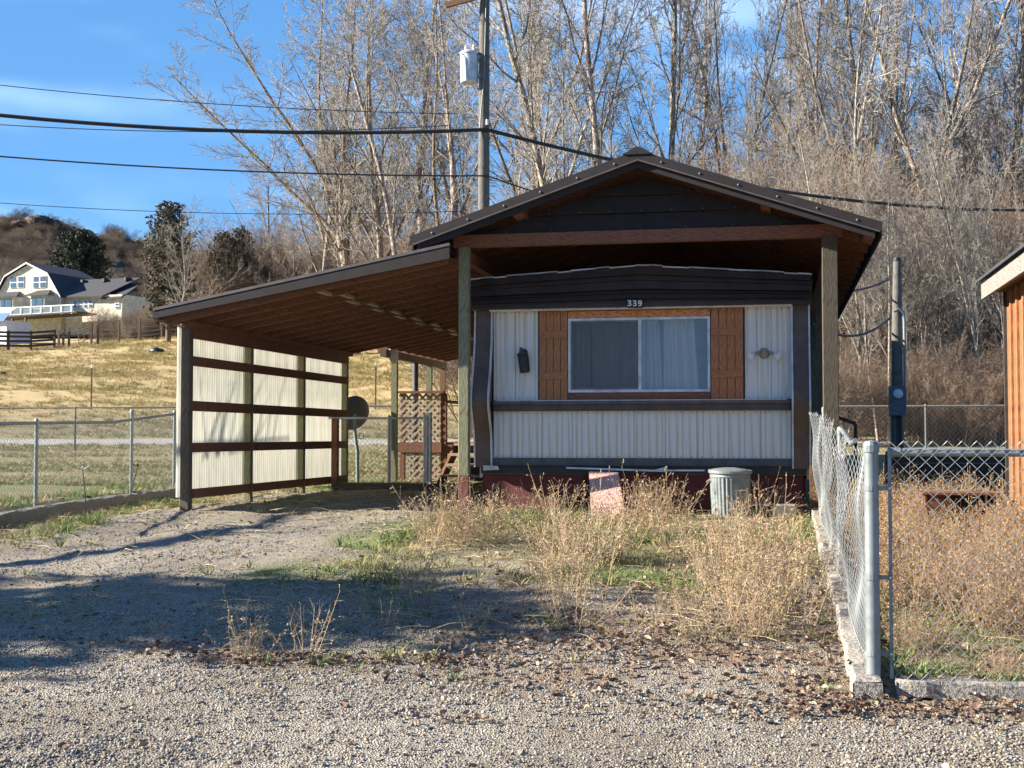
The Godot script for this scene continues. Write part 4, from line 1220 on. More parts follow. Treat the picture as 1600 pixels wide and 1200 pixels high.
# ---------------------------------------------------------------- poles and cables
func build_poles() -> void:
	var z := -29.5
	var foot := Vector3(-6.54, gy(-6.54, z), z)
	var t := thing("utility_pole", "tall weathered utility pole with a wooden crossarm behind the trailer", "utility pole", foot)
	var m := MB.new()
	m.tube(PackedVector3Array([foot - Vector3(0, 0.2, 0), Vector3(-6.54, 6, z), Vector3(-6.52, 13.2, z)]), PackedFloat32Array([0.16, 0.135, 0.11]), 16, true)
	part("pole", m, M.pole, t)
	m = MB.new()
	m.bar(Vector3(-7.4, 11.33, z + 0.17), Vector3(-5.3, 11.75, z + 0.17), 0.09, 0.115)
	part("crossarm", m, M.orange_x, t)
	m = MB.new()
	m.bar(Vector3(-6.95, 11.38, z + 0.2), Vector3(-6.54, 10.9, z + 0.17), 0.008, 0.03)
	part("arm_brace", m, M.galv, t)
	m = MB.new()
	m.rod(Vector3(-6.42, 8.52, z + 0.16), Vector3(-6.42, 8.64, z + 0.16), 0.035, 10)
	part("insulator", m, M.white, t)
	m = MB.new()
	m.tube(PackedVector3Array([Vector3(-6.6, 8.42, z + 0.16), Vector3(-6.57, 8.9, z + 0.15), Vector3(-6.5, 9.6, z + 0.14), Vector3(-6.46, 11.4, z + 0.13)]), PackedFloat32Array([0.014, 0.012, 0.012, 0.012]), 6)
	part("ground_wire", m, M.galv, t)
	var c := pz(733.5, 105, z + 0.05)
	t = thing("pole_transformer", "light grey cylindrical transformer hung on the utility pole", "transformer", c)
	m = MB.new()
	m.lathe(c + Vector3(0, -0.37, 0), [[0.0, 0.0], [0.19, 0.0], [0.205, 0.015], [0.205, 0.66], [0.222, 0.665], [0.222, 0.7], [0.19, 0.725], [0.0, 0.75]], 28)
	part("tank", m, M.grey_paint_lit_steel, t)
	m = MB.new()
	m.box(c + Vector3(0.18, -0.25, -0.05), c + Vector3(0.3, -0.17, 0.05))
	m.box(c + Vector3(0.18, 0.17, -0.05), c + Vector3(0.3, 0.25, 0.05))
	part("bracket", m, M.galv, t)
	for x in [-0.08, 0.1]:
		m = MB.new()
		m.lathe(c + Vector3(x, 0.37, 0), [[0.035, 0.0], [0.045, 0.03], [0.03, 0.05], [0.045, 0.08], [0.03, 0.1], [0.02, 0.15], [0.0, 0.155]], 12)
		part("bushing", m, M.house_white, t)
	m = MB.new()
	m.tube(PackedVector3Array([c + Vector3(-0.1, 0.38, 0.1), c + Vector3(-0.12, 0.2, 0.22), c + Vector3(-0.11, -0.3, 0.23)]), PackedFloat32Array([0.012, 0.012, 0.012]), 6)
	part("lead", m, M.black, t)
	# service pole with the meter
	z = -24.0
	foot = Vector3(2.04, gy(2.04, z), z)
	t = thing("service_pole", "short weathered service pole with conduit beyond the dark screen", "pole", foot)
	m = MB.new()
	m.tube(PackedVector3Array([foot - Vector3(0, 0.2, 0), Vector3(2.05, 3.0, z), Vector3(2.072, 4.5, z)]), PackedFloat32Array([0.115, 0.092, 0.07]), 14, true)
	part("pole", m, M.pole, t)
	m = MB.new()
	m.tube(PackedVector3Array([Vector3(2.17, 2.3, z + 0.1), Vector3(2.17, 3.45, z + 0.1), Vector3(2.15, 3.58, z + 0.12), Vector3(2.07, 3.64, z + 0.14), Vector3(1.99, 3.6, z + 0.15)]), PackedFloat32Array([0.028, 0.028, 0.034, 0.03, 0.024]), 8, true)
	part("conduit", m, M.galv_bright, t)
	m = MB.new()
	m.rod(Vector3(2.072, 4.5, z), Vector3(2.072, 4.56, z), 0.08, 12, 0.05)
	part("pole_cap", m, M.black, t)
	m = MB.new()
	m.rod(Vector3(1.97, 1.0, z + 0.13), Vector3(1.97, 1.82, z + 0.13), 0.04, 8)
	m.rod(Vector3(2.1, 1.0, z + 0.13), Vector3(2.1, 1.82, z + 0.13), 0.03, 8)
	part("lower_conduit", m, M.charcoal, t)
	t = thing("electric_meter_box", "blue-grey electric meter box mounted on the service pole", "meter box", Vector3(2.03, 2.05, z + 0.2))
	one_box("box", Vector3(1.885, 1.8, z + 0.12), Vector3(2.17, 2.3, z + 0.28), M.meter, t)
	m = MB.new()
	m.lathe(Vector3(2.03, 2.17, z + 0.28), [[0.085, 0.0], [0.085, 0.03], [0.07, 0.07], [0.0, 0.085]], 18, Vector3(0, 0, 1))
	part("meter_dial", m, M.grey_paint_lit_steel, t)
	# overhead lines
	var pole_at := Vector3(-6.4, 8.42, -29.38)
	cable("thick black bundled cable strung past the utility pole", [pd(-260, 148, 29.0), pole_at + Vector3(-0.06, 0, 0), pd(1750, 322, 44.0)], 0.045, [0.35, 0.75])
	cable("thin black cable fixed low on the utility pole", [pd(-260, 220, 29.0), Vector3(-6.42, pz(757, 275, -29.37).y, -29.37), pd(1150, 322, 42.0)], 0.018, [0.2, 0.5])
	cable("upper thin wire running towards the crossarm of the pole", [pd(-260, 100, 33.0), pd(715, 178, 33.0)], 0.011, [0.25])
	cable("thin wire running just under the thick bundled cable", [pd(-260, 172, 31.0), pd(700, 196, 29.6)], 0.011, [0.3])
	cable("lowest thin wire crossing the sky above the field", [pd(-260, 293, 45.0), pd(720, 330, 45.0)], 0.012, [0.4])
	cable("sagging service cable hung from the shelter eave to the service pole", [Vector3(0.5, pz(1300, 450, -21.0).y, -21.0), pd(1388, 437, 24.4)], 0.018, [0.12])
	cable("lower service cable between the shelter and the service pole", [Vector3(0.5, pz(1300, 505, -20.0).y, -20.0), pd(1400, 487, 24.4)], 0.02, [0.3])
func cable(label: String, pts: Array, r: float, sag: Array) -> void:
	var t := thing("overhead_cable", label, "cable", pts[0])
	var m := MB.new()
	var p := PackedVector3Array()
	var rad := PackedFloat32Array()
	for i in pts.size() - 1:
		for k in 16:
			var f := k / 16.0
			p.append(pts[i].lerp(pts[i + 1], f) - Vector3(0, sag[i] * 4.0 * f * (1.0 - f), 0)); rad.append(r)
	p.append(pts[pts.size() - 1]); rad.append(r)
	m.tube(p, rad, 7, true)
	part("strand", m, M.cable, t)

# ---------------------------------------------------------------- the field's far side
func build_far_house() -> void:
	var dep := 150.0
	var R := cam_basis.x
	R.y = 0
	R = R.normalized().rotated(Vector3.UP, -0.4)
	var B := Vector3(-R.z, 0, R.x)          # away from the viewer? decided below
	if B.dot(ray(50, 600)) < 0.0: B = -B
	var o := pd(43, 505, dep)
	var s := dep / FPX                       # metres in one photograph pixel
	var t := thing("cream_house", "cream gambrel-roofed house with bay windows and a long dark roofed wing above the field", "house", Vector3(o.x, o.y - 4.0, o.z))
	var P := func(u: float, v: float, back: float) -> Vector3: return o + R * ((u - 43.0) * s * 1.085) + Vector3(0, (505.0 - v) * s, 0) + B * back
	# gambrel front
	var front := [[-18, 525], [104, 525], [104, 466], [81, 431], [43, 413], [4, 431], [-18, 466]]
	var m := MB.new()
	for i in range(1, front.size() - 1):
		m.tri(P.call(front[0][0], front[0][1], 0.0), P.call(front[i][0], front[i][1], 0.0), P.call(front[i + 1][0], front[i + 1][1], 0.0), -B)
	for i in front.size():
		var a = front[i]
		var b = front[(i + 1) % front.size()]
		m.quad(P.call(a[0], a[1], 0.0), P.call(b[0], b[1], 0.0), P.call(b[0], b[1], 8.0), P.call(a[0], a[1], 8.0))
	part("wall", m, M.cream, t)
	var rf := [[-20, 467], [2.5, 430], [43, 411], [82.5, 430], [106, 467]]
	for i in 4:
		var q := MB.new()
		var a = rf[i]
		var b = rf[i + 1]
		q.hexa([P.call(a[0], a[1], -0.35), P.call(b[0], b[1], -0.35), P.call(b[0], b[1] - 2.2, -0.35), P.call(a[0], a[1] - 2.2, -0.35), P.call(a[0], a[1], 8.2), P.call(b[0], b[1], 8.2), P.call(b[0], b[1] - 2.2, 8.2), P.call(a[0], a[1] - 2.2, 8.2)])
		var rp := part("roof_slope", q, M.shingle, t)
		q = MB.new()
		q.hexa([P.call(a[0], a[1] + 1.2, -0.38), P.call(b[0], b[1] + 1.2, -0.38), P.call(b[0], b[1] - 1.2, -0.38), P.call(a[0], a[1] - 1.2, -0.38), P.call(a[0], a[1] + 1.2, -0.36), P.call(b[0], b[1] + 1.2, -0.36), P.call(b[0], b[1] - 1.2, -0.36), P.call(a[0], a[1] - 1.2, -0.36)])
		part("rake_trim", q, M.house_white, rp)
	# wing
	m = MB.new()
	m.hexa([P.call(104.3, 525, 0.6), P.call(205, 525, 0.6), P.call(205, 466, 0.6), P.call(104.3, 466, 0.6), P.call(104.3, 525, 8.5), P.call(205, 525, 8.5), P.call(205, 466, 8.5), P.call(104.3, 466, 8.5)])
	part("wing_wall", m, M.cream, t)
	m = MB.new()
	m.hexa([P.call(102.5, 467.5, 0.0), P.call(176, 470, 0.0), P.call(196, 436, 4.6), P.call(80, 434, 4.6), P.call(102.5, 465.5, 0.0), P.call(176, 468, 0.0), P.call(196, 434, 4.6), P.call(80, 432, 4.6)])
	var wr := part("wing_roof", m, M.shingle, t)
	m = MB.new()
	m.hexa([P.call(172, 473.5, 0.2), P.call(207, 473.5, 0.2), P.call(200, 445, 4.4), P.call(176, 445, 4.4), P.call(172, 471.5, 0.2), P.call(207, 471.5, 0.2), P.call(200, 443, 4.4), P.call(176, 443, 4.4)])
	part("wing_roof", m, M.shingle, t)
	for u in [100, 139, 178]:
		m = MB.new()
		m.hexa([P.call(u, 440, 3.4), P.call(u + 4, 440, 3.4), P.call(u + 4, 434.5, 3.4), P.call(u, 434.5, 3.4), P.call(u, 440, 4.4), P.call(u + 4, 440, 4.4), P.call(u + 4, 434.5, 4.4), P.call(u, 434.5, 4.4)])
		part("roof_vent", m, M.black, wr)
	# windows: frame proud of the wall, panes set in it
	for w in [[10, 430.5, 22.3, 449], [24.3, 430.5, 36, 449], [52.5, 432, 64, 451], [65, 432, 77, 451], [119, 473, 126.5, 484], [127.5, 473, 136, 484], [138, 473, 145.5, 484], [146.5, 473, 154.5, 484], [193, 479, 201, 488], [17, 507, 26, 516]]:
		var back := 0.6 if w[0] > 104 else 0.0
		m = MB.new()
		m.hexa([P.call(w[0], w[3], back - 0.08), P.call(w[2], w[3], back - 0.08), P.call(w[2], w[1], back - 0.08), P.call(w[0], w[1], back - 0.08), P.call(w[0], w[3], back + 0.02), P.call(w[2], w[3], back + 0.02), P.call(w[2], w[1], back + 0.02), P.call(w[0], w[1], back + 0.02)])
		var wn := part("window", m, M.house_white, t)
		for hf in 2:
			var y0: float = lerpf(w[1], w[3], 0.5 * hf) + 0.9
			var y1: float = lerpf(w[1], w[3], 0.5 * hf + 0.5) - 0.9
			m = MB.new()
			m.hexa([P.call(w[0] + 1.4, y1, back - 0.12), P.call(w[2] - 1.4, y1, back - 0.12), P.call(w[2] - 1.4, y0, back - 0.12), P.call(w[0] + 1.4, y0, back - 0.12), P.call(w[0] + 1.4, y1, back - 0.07), P.call(w[2] - 1.4, y1, back - 0.07), P.call(w[2] - 1.4, y0, back - 0.07), P.call(w[0] + 1.4, y0, back - 0.07)])
			part("pane", m, M.far_glass, wn)
	# bay windows
	for q in [[-4, 36], [54, 93]]:
		m = MB.new()
		var u0: float = q[0]
		var u1: float = q[1]
		m.hexa([P.call(u0 + 7, 485, -1.1), P.call(u1 - 7, 485, -1.1), P.call(u1 - 7, 464, -1.1), P.call(u0 + 7, 464, -1.1), P.call(u0, 485, -0.01), P.call(u1, 485, -0.01), P.call(u1, 464, -0.01), P.call(u0, 464, -0.01)])
		var bay := part("bay", m, M.cream, t)
		m = MB.new()
		m.hexa([P.call(u0 - 3, 465, -1.4), P.call(u1 + 3, 465, -1.4), P.call(u1 - 8, 456, -0.02), P.call(u0 + 8, 456, -0.02), P.call(u0 - 3, 463.8, -1.4), P.call(u1 + 3, 463.8, -1.4), P.call(u1 - 8, 454.5, -0.02), P.call(u0 + 8, 454.5, -0.02)])
		part("bay_roof", m, M.shingle, bay)
		for pr in [[u0 + 9.5, u0 + 17], [u0 + 18.5, u1 - 9.5]]:
			m = MB.new()
			m.hexa([P.call(pr[0], 483.5, -1.16), P.call(pr[1], 483.5, -1.16), P.call(pr[1], 468, -1.16), P.call(pr[0], 468, -1.16), P.call(pr[0], 483.5, -1.11), P.call(pr[1], 483.5, -1.11), P.call(pr[1], 468, -1.11), P.call(pr[0], 468, -1.11)])
			part("pane", m, M.far_glass, bay)
	# deck, its railing and posts
	m = MB.new()
	m.hexa([P.call(8, 500, -3.2), P.call(168, 497, -3.2), P.call(168, 495, -3.2), P.call(8, 497, -3.2), P.call(8, 500, -0.02), P.call(168, 497, -0.02), P.call(168, 495, -0.02), P.call(8, 497, -0.02)])
	var dk := part("deck", m, M.dark_x, t)
	for k in 9:
		var u := 14.0 + k * 18.0
		one_bar("rail_post", P.call(u, 498, -3.1), P.call(u, 484.5, -3.1), 0.16, 0.16, M.house_white, dk, B)
		if k < 8:
			var pn := MB.new()
			pn.hexa([P.call(u + 1.5, 495.5, -3.1), P.call(u + 16.5, 495.5, -3.1), P.call(u + 16.5, 486.5, -3.1), P.call(u + 1.5, 486.5, -3.1), P.call(u + 1.5, 495.5, -3.08), P.call(u + 16.5, 495.5, -3.08), P.call(u + 16.5, 486.5, -3.08), P.call(u + 1.5, 486.5, -3.08)])
			part("rail_glass", pn, M.glass, dk)
	one_bar("top_rail", P.call(13, 485, -3.1), P.call(162, 485, -3.1), 0.12, 0.12, M.house_white, dk)
	one_bar("bottom_rail", P.call(13, 496.3, -3.1), P.call(162, 495.3, -3.1), 0.1, 0.1, M.house_white, dk)
	for u in [30, 51, 75]:
		one_bar("deck_post", P.call(u, 527, -3.0), P.call(u, 500, -3.0), 0.18, 0.18, M.black, dk, B)
	# a blue-roofed outbuilding in front
	var q := pd(-2, 505, 118.0)
	var t2 := thing("blue_roofed_hut", "small white hut with a blue roof below the cream house", "hut", Vector3(q.x, q.y - 2.0, q.z))
	var s2 := 118.0 / FPX
	var P2 := func(u: float, v: float, back: float) -> Vector3: return q + R * ((u + 2.0) * s2) + Vector3(0, (505.0 - v) * s2, 0) + B * back
	m = MB.new()
	m.hexa([P2.call(-40, 540, 0.0), P2.call(14, 540, 0.0), P2.call(14, 501, 0.0), P2.call(-40, 501, 0.0), P2.call(-40, 540, 3.0), P2.call(14, 540, 3.0), P2.call(14, 501, 3.0), P2.call(-40, 501, 3.0)])
	part("wall", m, M.house_white, t2)
	m = MB.new()
	m.hexa([P2.call(-42, 502.5, -0.4), P2.call(15.5, 502.5, -0.4), P2.call(13, 489, 0.5), P2.call(-42, 489, 0.5), P2.call(-42, 501.5, -0.4), P2.call(15.5, 501.5, -0.4), P2.call(13, 488, 0.5), P2.call(-42, 488, 0.5)])
	part("roof", m, M.blue, t2)
	m = MB.new()
	m.hexa([P2.call(-42, 488, 0.5), P2.call(13, 488, 0.5), P2.call(11, 478.5, 1.5), P2.call(-42, 478.5, 1.5), P2.call(-42, 487, 0.5), P2.call(13, 487, 0.5), P2.call(11, 477.5, 1.5), P2.call(-42, 477.5, 1.5)])
	part("upper_roof", m, M.house_white, t2)
func build_far_fences() -> void:
	# dark rail fence at the crest
	var pts := []
	for q in [[-14, 100.0], [12, 100.0], [47, 101.0], [84, 102.0]]:
		pts.append(gp(q[0], q[1]))
	var t := thing("dark_rail_fence", "dark stained rail fence along the crest of the field", "fence", pts[1])
	for i in pts.size():
		one_bar("post", pts[i] - Vector3(0, 0.1, 0), pts[i] + Vector3(0, 1.45, 0), 0.16, 0.16, M.dark_y, t, Vector3(0, 0, 1))
		if i > 0:
			for y in [0.3, 0.65, 1.0, 1.3]:
				one_bar("rail", pts[i - 1] + Vector3(0, y, 0.09), pts[i] + Vector3(0, y, 0.09), 0.04, 0.17, M.dark_x, t)
	# livestock gate, rusty tubes
	var g0 := gp(122, 104.0)
	var g1 := gp(139, 105.0) + Vector3(0, 0.25, 0)
	t = thing("livestock_gate", "rusty tubular livestock gate leaning in the far field fence", "gate", g0)
	for k in 7:
		var y := 0.2 + k * 0.22
		var m := MB.new()
		m.rod(g0 + Vector3(0, y, 0), g1 + Vector3(0, y, 0), 0.028, 6)
		part("bar", m, M.orange_x, t)
	for f in [0.0, 0.5, 1.0]:
		var m := MB.new()
		m.rod(g0.lerp(g1, f) + Vector3(0, 0.05, 0.03), g0.lerp(g1, f) + Vector3(0, 1.56, 0.03), 0.028, 6)
		part("upright", m, M.orange_y, t)
	# wire fence posts of the crest
	t = thing("wire_fence", "sagging wire fence on grey wooden posts along the field crest", "fence", gp(152, 105.0))
	var prev := Vector3.ZERO
	for q in [[91, 103.0, 1.3], [98, 103.0, 1.4], [107, 103.0, 1.5], [142, 105.0, 1.7], [152, 105.0, 1.7], [185, 106.0, 1.8], [217, 107.0, 1.8], [252, 108.0, 1.5], [292, 109.0, 1.4], [335, 110.0, 1.4], [390, 111.0, 1.4]]:
		var p := gp(q[0], q[1])
		one_bar("post", p - Vector3(0, 0.1, 0), p + Vector3(0, q[2], 0), 0.14, 0.14, M.weathered_y, t, Vector3(0, 0, 1))
		if prev != Vector3.ZERO:
			for y in [0.45, 0.8, 1.15]:
				var m := MB.new()
				m.tube(PackedVector3Array([prev + Vector3(0, y, 0.08), prev.lerp(p, 0.5) + Vector3(0, y - 0.06, 0.08), p + Vector3(0, y, 0.08)]), PackedFloat32Array([0.022, 0.022, 0.022]), 4)
				part("wire", m, M.galv, t)
		prev = p
	# stakes in the field
	for q in [[143, 56.0, 1.75, "rusty steel stake with a white tip alone in the straw field"], [587, 54.0, 1.75, "rusty steel stake with a white tip seen under the carport roof"]]:
		var p := gp(q[0], q[1])
		var st := thing("field_stake", q[3], "stake", p)
		one_bar("shaft", p - Vector3(0, 0.1, 0), p + Vector3(0, q[2], 0), 0.05, 0.05, M.rust, st, Vector3(0, 0, 1))
		one_bar("tip", p + Vector3(0, q[2] + 0.001, 0), p + Vector3(0, q[2] + 0.16, 0), 0.06, 0.06, M.house_white, st, Vector3(0, 0, 1))
	for q in [[243, 97.0, 0.55, "dark boulder lying near the crest of the straw field"], [3, 74.0, 0.35, "small black stone lying on the straw field below the hut"]]:
		var p := gp(q[0], q[1])
		var st := thing("field_stone", q[3], "stone", p)
		var m := MB.new()
		boulder(m, p + Vector3(0, q[2] * 0.2, 0), q[2], q[2] * 0.45, q[2] * 0.7, 10, 6)
		part("stone", m, M.black, st)
	# garden ornaments by the kerb
	for q in [[-8.25, -14.9, 0.2, -0.05, "pale metal flower on a wire stem by the weathered kerb", "house_white"], [-8.3, -16.0, -0.02, 0.16, "dark metal flower on a tilted wire stem by the weathered kerb", "rust"]]:
		var p := Vector3(q[0], gy(q[0], q[1]), q[1])
		var st := thing("garden_flower_stake", q[4], "ornament", p)
		var tip := p + Vector3(q[3], 0.55, 0.0)
		var m := MB.new()
		m.tube(PackedVector3Array([p - Vector3(0, 0.05, 0), p.lerp(tip, 0.5) + Vector3(0.01, 0, 0), tip]), PackedFloat32Array([0.006, 0.006, 0.006]), 6)
		part("stem", m, M.black, st)
		for k in 6:
			var a := TAU * k / 6.0
			var d := Vector3(cos(a), 0.5, sin(a)).normalized()
			var s := Vector3(-sin(a), 0, cos(a))
			m = MB.new()
			m.hexa([tip, tip + d * 0.05 - s * 0.02, tip + d * 0.095, tip + d * 0.05 + s * 0.02, tip + Vector3(0, 0.003, 0), tip + d * 0.05 - s * 0.02 + Vector3(0, 0.003, 0), tip + d * 0.095 + Vector3(0, 0.003, 0), tip + d * 0.05 + s * 0.02 + Vector3(0, 0.003, 0)])
			part("petal", m, M[q[5]], st)
		m = MB.new()
		m.hexa([p.lerp(tip, 0.4), p.lerp(tip, 0.4) + Vector3(0.05, 0.015, 0.02), p.lerp(tip, 0.4) + Vector3(0.1, 0.0, 0.0), p.lerp(tip, 0.4) + Vector3(0.05, -0.01, -0.02), p.lerp(tip, 0.4) + Vector3(0, 0.004, 0), p.lerp(tip, 0.4) + Vector3(0.05, 0.019, 0.02), p.lerp(tip, 0.4) + Vector3(0.1, 0.004, 0.0), p.lerp(tip, 0.4) + Vector3(0.05, -0.006, -0.02)])
		part("leaf", m, M.black, st)

# ---------------------------------------------------------------- growth
func gnd(u: float, v: float) -> Vector3:
	var d := ray(u, v)
	var t := 3.0
	while t < 160.0:
		var p := EYE + d * t
		if p.y <= gy(p.x, p.z): return Vector3(p.x, gy(p.x, p.z), p.z)
		t += 0.02
	return EYE + d * 40.0
func rv(rg: RandomNumberGenerator) -> Vector3:
	return Vector3(rg.randf_range(-1, 1), rg.randf_range(-1, 1), rg.randf_range(-1, 1))
func grow(tr: MB, tw: MB, p: Vector3, d: Vector3, ln: float, r: float, lvl: int, C: Dictionary, rg: RandomNumberGenerator) -> void:
	var segs: int = C.segs[lvl]
	var pts := PackedVector3Array([p])
	var rad := PackedFloat32Array([r])
	var q := p
	var dd := d
	var rend: float = maxf(r * C.taper[lvl], C.rmin)
	for i in segs:
		dd = (dd + rv(rg) * C.wob[lvl] + Vector3(0, C.trop[lvl], 0)).normalized()
		q += dd * (ln / segs)
		pts.append(q)
		rad.append(lerpf(r, rend, (i + 1.0) / segs))
	var m: MB = tr if lvl <= C.trunk_levels else tw
	var cb: Color = C.bark if lvl <= C.trunk_levels else C.twig
	var k := rg.randf_range(0.7, 1.25)
	m.col = Color(cb.r * k, cb.g * k * rg.randf_range(0.93, 1.05), cb.b * k * rg.randf_range(0.88, 1.05))
	m.tube(pts, rad, C.sides[lvl])
	if lvl >= C.n.size(): return
	var cnt: int = int(round(C.n[lvl] * rg.randf_range(0.8, 1.2)))
	var az := rg.randf() * TAU
	for i in cnt:
		var f: float = lerpf(C.start[lvl], 0.99, (i + rg.randf()) / cnt)
		var seg := clampi(int(f * segs), 0, segs - 1)
		var fr := f * segs - seg
		var at := pts[seg].lerp(pts[seg + 1], fr)
		var rr := lerpf(rad[seg], rad[seg + 1], fr)
		var ax := (pts[seg + 1] - pts[seg]).normalized()
		az += 2.4 + rg.randf_range(-0.5, 0.5)
		var side := ax.cross(Vector3(0.3, 0.1, 0.9)).normalized().rotated(ax, az)
		var an: float = C.ang[lvl] * rg.randf_range(0.65, 1.3)
		var nd := (ax * cos(an) + side * sin(an)).normalized()
		var l2: float = ln * C.ratio[lvl] * rg.randf_range(0.6, 1.15) * lerpf(1.0, C.shrink[lvl], f)
		grow(tr, tw, at, nd, l2, maxf(rr * C.rr[lvl], C.rmin), lvl + 1, C, rg)
func tree_proto(kind: String, sd: int) -> Array:        # [trunk mesh, crown mesh] of a tree about ten metres tall
	var rg := RandomNumberGenerator.new()
	rg.seed = sd
	var C := {}
	var d0 := Vector3.UP
	match kind:
		"spreading":
			C = {"n": [13, 9, 8, 6], "segs": [8, 7, 5, 4, 3], "sides": [9, 5, 4, 3, 3], "ang": [0.68, 0.62, 0.7, 0.7], "ratio": [0.66, 0.5, 0.46, 0.5], "shrink": [0.5, 0.5, 0.55, 0.6], "start": [0.2, 0.12, 0.1, 0.1], "trop": [0.03, 0.06, 0.03, 0.02, 0.02], "wob": [0.12, 0.15, 0.2, 0.24, 0.28], "taper": [0.3, 0.25, 0.35, 0.5, 0.6], "rr": [0.5, 0.5, 0.55, 0.65], "rmin": 0.005, "trunk_levels": 1, "bark": Color(0.33, 0.305, 0.27), "twig": Color(0.33, 0.3, 0.26)}
			grow_tree(C, 8.2, 0.105, d0, rg)
		"upright":
			C = {"n": [14, 9, 8, 6], "segs": [10, 7, 5, 4, 3], "sides": [9, 5, 4, 3, 3], "ang": [0.62, 0.6, 0.65, 0.7], "ratio": [0.36, 0.5, 0.5, 0.5], "shrink": [0.6, 0.5, 0.55, 0.6], "start": [0.3, 0.12, 0.1, 0.1], "trop": [0.05, 0.1, 0.05, 0.03, 0.02], "wob": [0.09, 0.15, 0.2, 0.24, 0.28], "taper": [0.35, 0.25, 0.35, 0.5, 0.6], "rr": [0.42, 0.5, 0.55, 0.65], "rmin": 0.0048, "trunk_levels": 1, "bark": Color(0.34, 0.315, 0.28), "twig": Color(0.32, 0.29, 0.25)}
			grow_tree(C, 10.0, 0.1, d0, rg)
		"forked":
			C = {"n": [5, 12, 9, 7], "segs": [6, 9, 5, 4, 3], "sides": [9, 8, 4, 3, 3], "ang": [0.36, 0.7, 0.65, 0.7], "ratio": [1.4, 0.36, 0.48, 0.5], "shrink": [0.9, 0.6, 0.55, 0.6], "start": [0.4, 0.12, 0.1, 0.1], "trop": [0.02, 0.04, 0.04, 0.02, 0.02], "wob": [0.12, 0.11, 0.2, 0.24, 0.28], "taper": [0.6, 0.2, 0.35, 0.5, 0.6], "rr": [0.6, 0.42, 0.55, 0.65], "rmin": 0.005, "trunk_levels": 1, "bark": Color(0.34, 0.31, 0.27), "twig": Color(0.33, 0.3, 0.26)}
			grow_tree(C, 4.6, 0.13, d0, rg)
		"poplar":
			C = {"n": [34, 10, 7], "segs": [9, 6, 4, 2], "sides": [7, 4, 3, 3], "ang": [0.34, 0.26, 0.32], "ratio": [0.3, 0.42, 0.5], "shrink": [0.45, 0.6, 0.6], "start": [0.08, 0.1, 0.1], "trop": [0.03, 0.2, 0.12, 0.08], "wob": [0.03, 0.07, 0.12, 0.16], "taper": [0.15, 0.3, 0.4, 0.6], "rr": [0.3, 0.55, 0.65], "rmin": 0.003, "trunk_levels": 0, "bark": Color(0.28, 0.235, 0.19), "twig": Color(0.29, 0.23, 0.175)}
			grow_tree(C, 10.0, 0.13, d0, rg)
		"brush":
			C = {"n": [9, 9, 6], "segs": [6, 5, 4, 3], "sides": [4, 3, 3, 3], "ang": [0.55, 0.7, 0.75], "ratio": [0.52, 0.55, 0.6], "shrink": [0.6, 0.6, 0.6], "start": [0.12, 0.1, 0.1], "trop": [0.05, 0.06, 0.04, 0.02], "wob": [0.14, 0.2, 0.24, 0.26], "taper": [0.3, 0.4, 0.5, 0.6], "rr": [0.5, 0.55, 0.6], "rmin": 0.0032, "trunk_levels": -1, "bark": Color(0.31, 0.26, 0.215), "twig": Color(0.3, 0.25, 0.205)}
			var tr := MB.new()
			for i in 11:
				var a := rg.randf() * TAU
				var lean := rg.randf_range(0.1, 0.6)
				grow(tr, tr, Vector3(cos(a), 0, sin(a)) * rg.randf_range(0.0, 0.6), Vector3(cos(a) * lean, 1, sin(a) * lean).normalized(), rg.randf_range(2.2, 3.8), 0.022, 0, C, rg)
			return [tr.mesh(Vector3.ZERO)]
	return last_tree
var last_tree := []
func grow_tree(C: Dictionary, h: float, r: float, d: Vector3, rg: RandomNumberGenerator) -> void:
	var tr := MB.new()
	var tw := MB.new()
	grow(tr, tw, Vector3(0, -0.15, 0), d, h, r, 0, C, rg)
	last_tree = [tr.mesh(Vector3.ZERO), tw.mesh(Vector3.ZERO)]
func place_tree(called: String, proto: Array, label: String, at: Vector3, h: float, turn: float, lean: Vector2, group: String, widen := 1.0) -> void:
	var t := thing(called, label, "tree", at, group)
	part_mesh("trunk", proto[0], M.bark, t)
	part_mesh("crown", proto[1], M.twig, t)
	var b := Basis(Vector3(0, 0, 1), lean.x) * Basis(Vector3(1, 0, 0), lean.y) * Basis(Vector3.UP, turn)
	t.transform = Transform3D(b.scaled_local(Vector3(h / 10.0 * widen, h / 10.0, h / 10.0 * widen)), at)
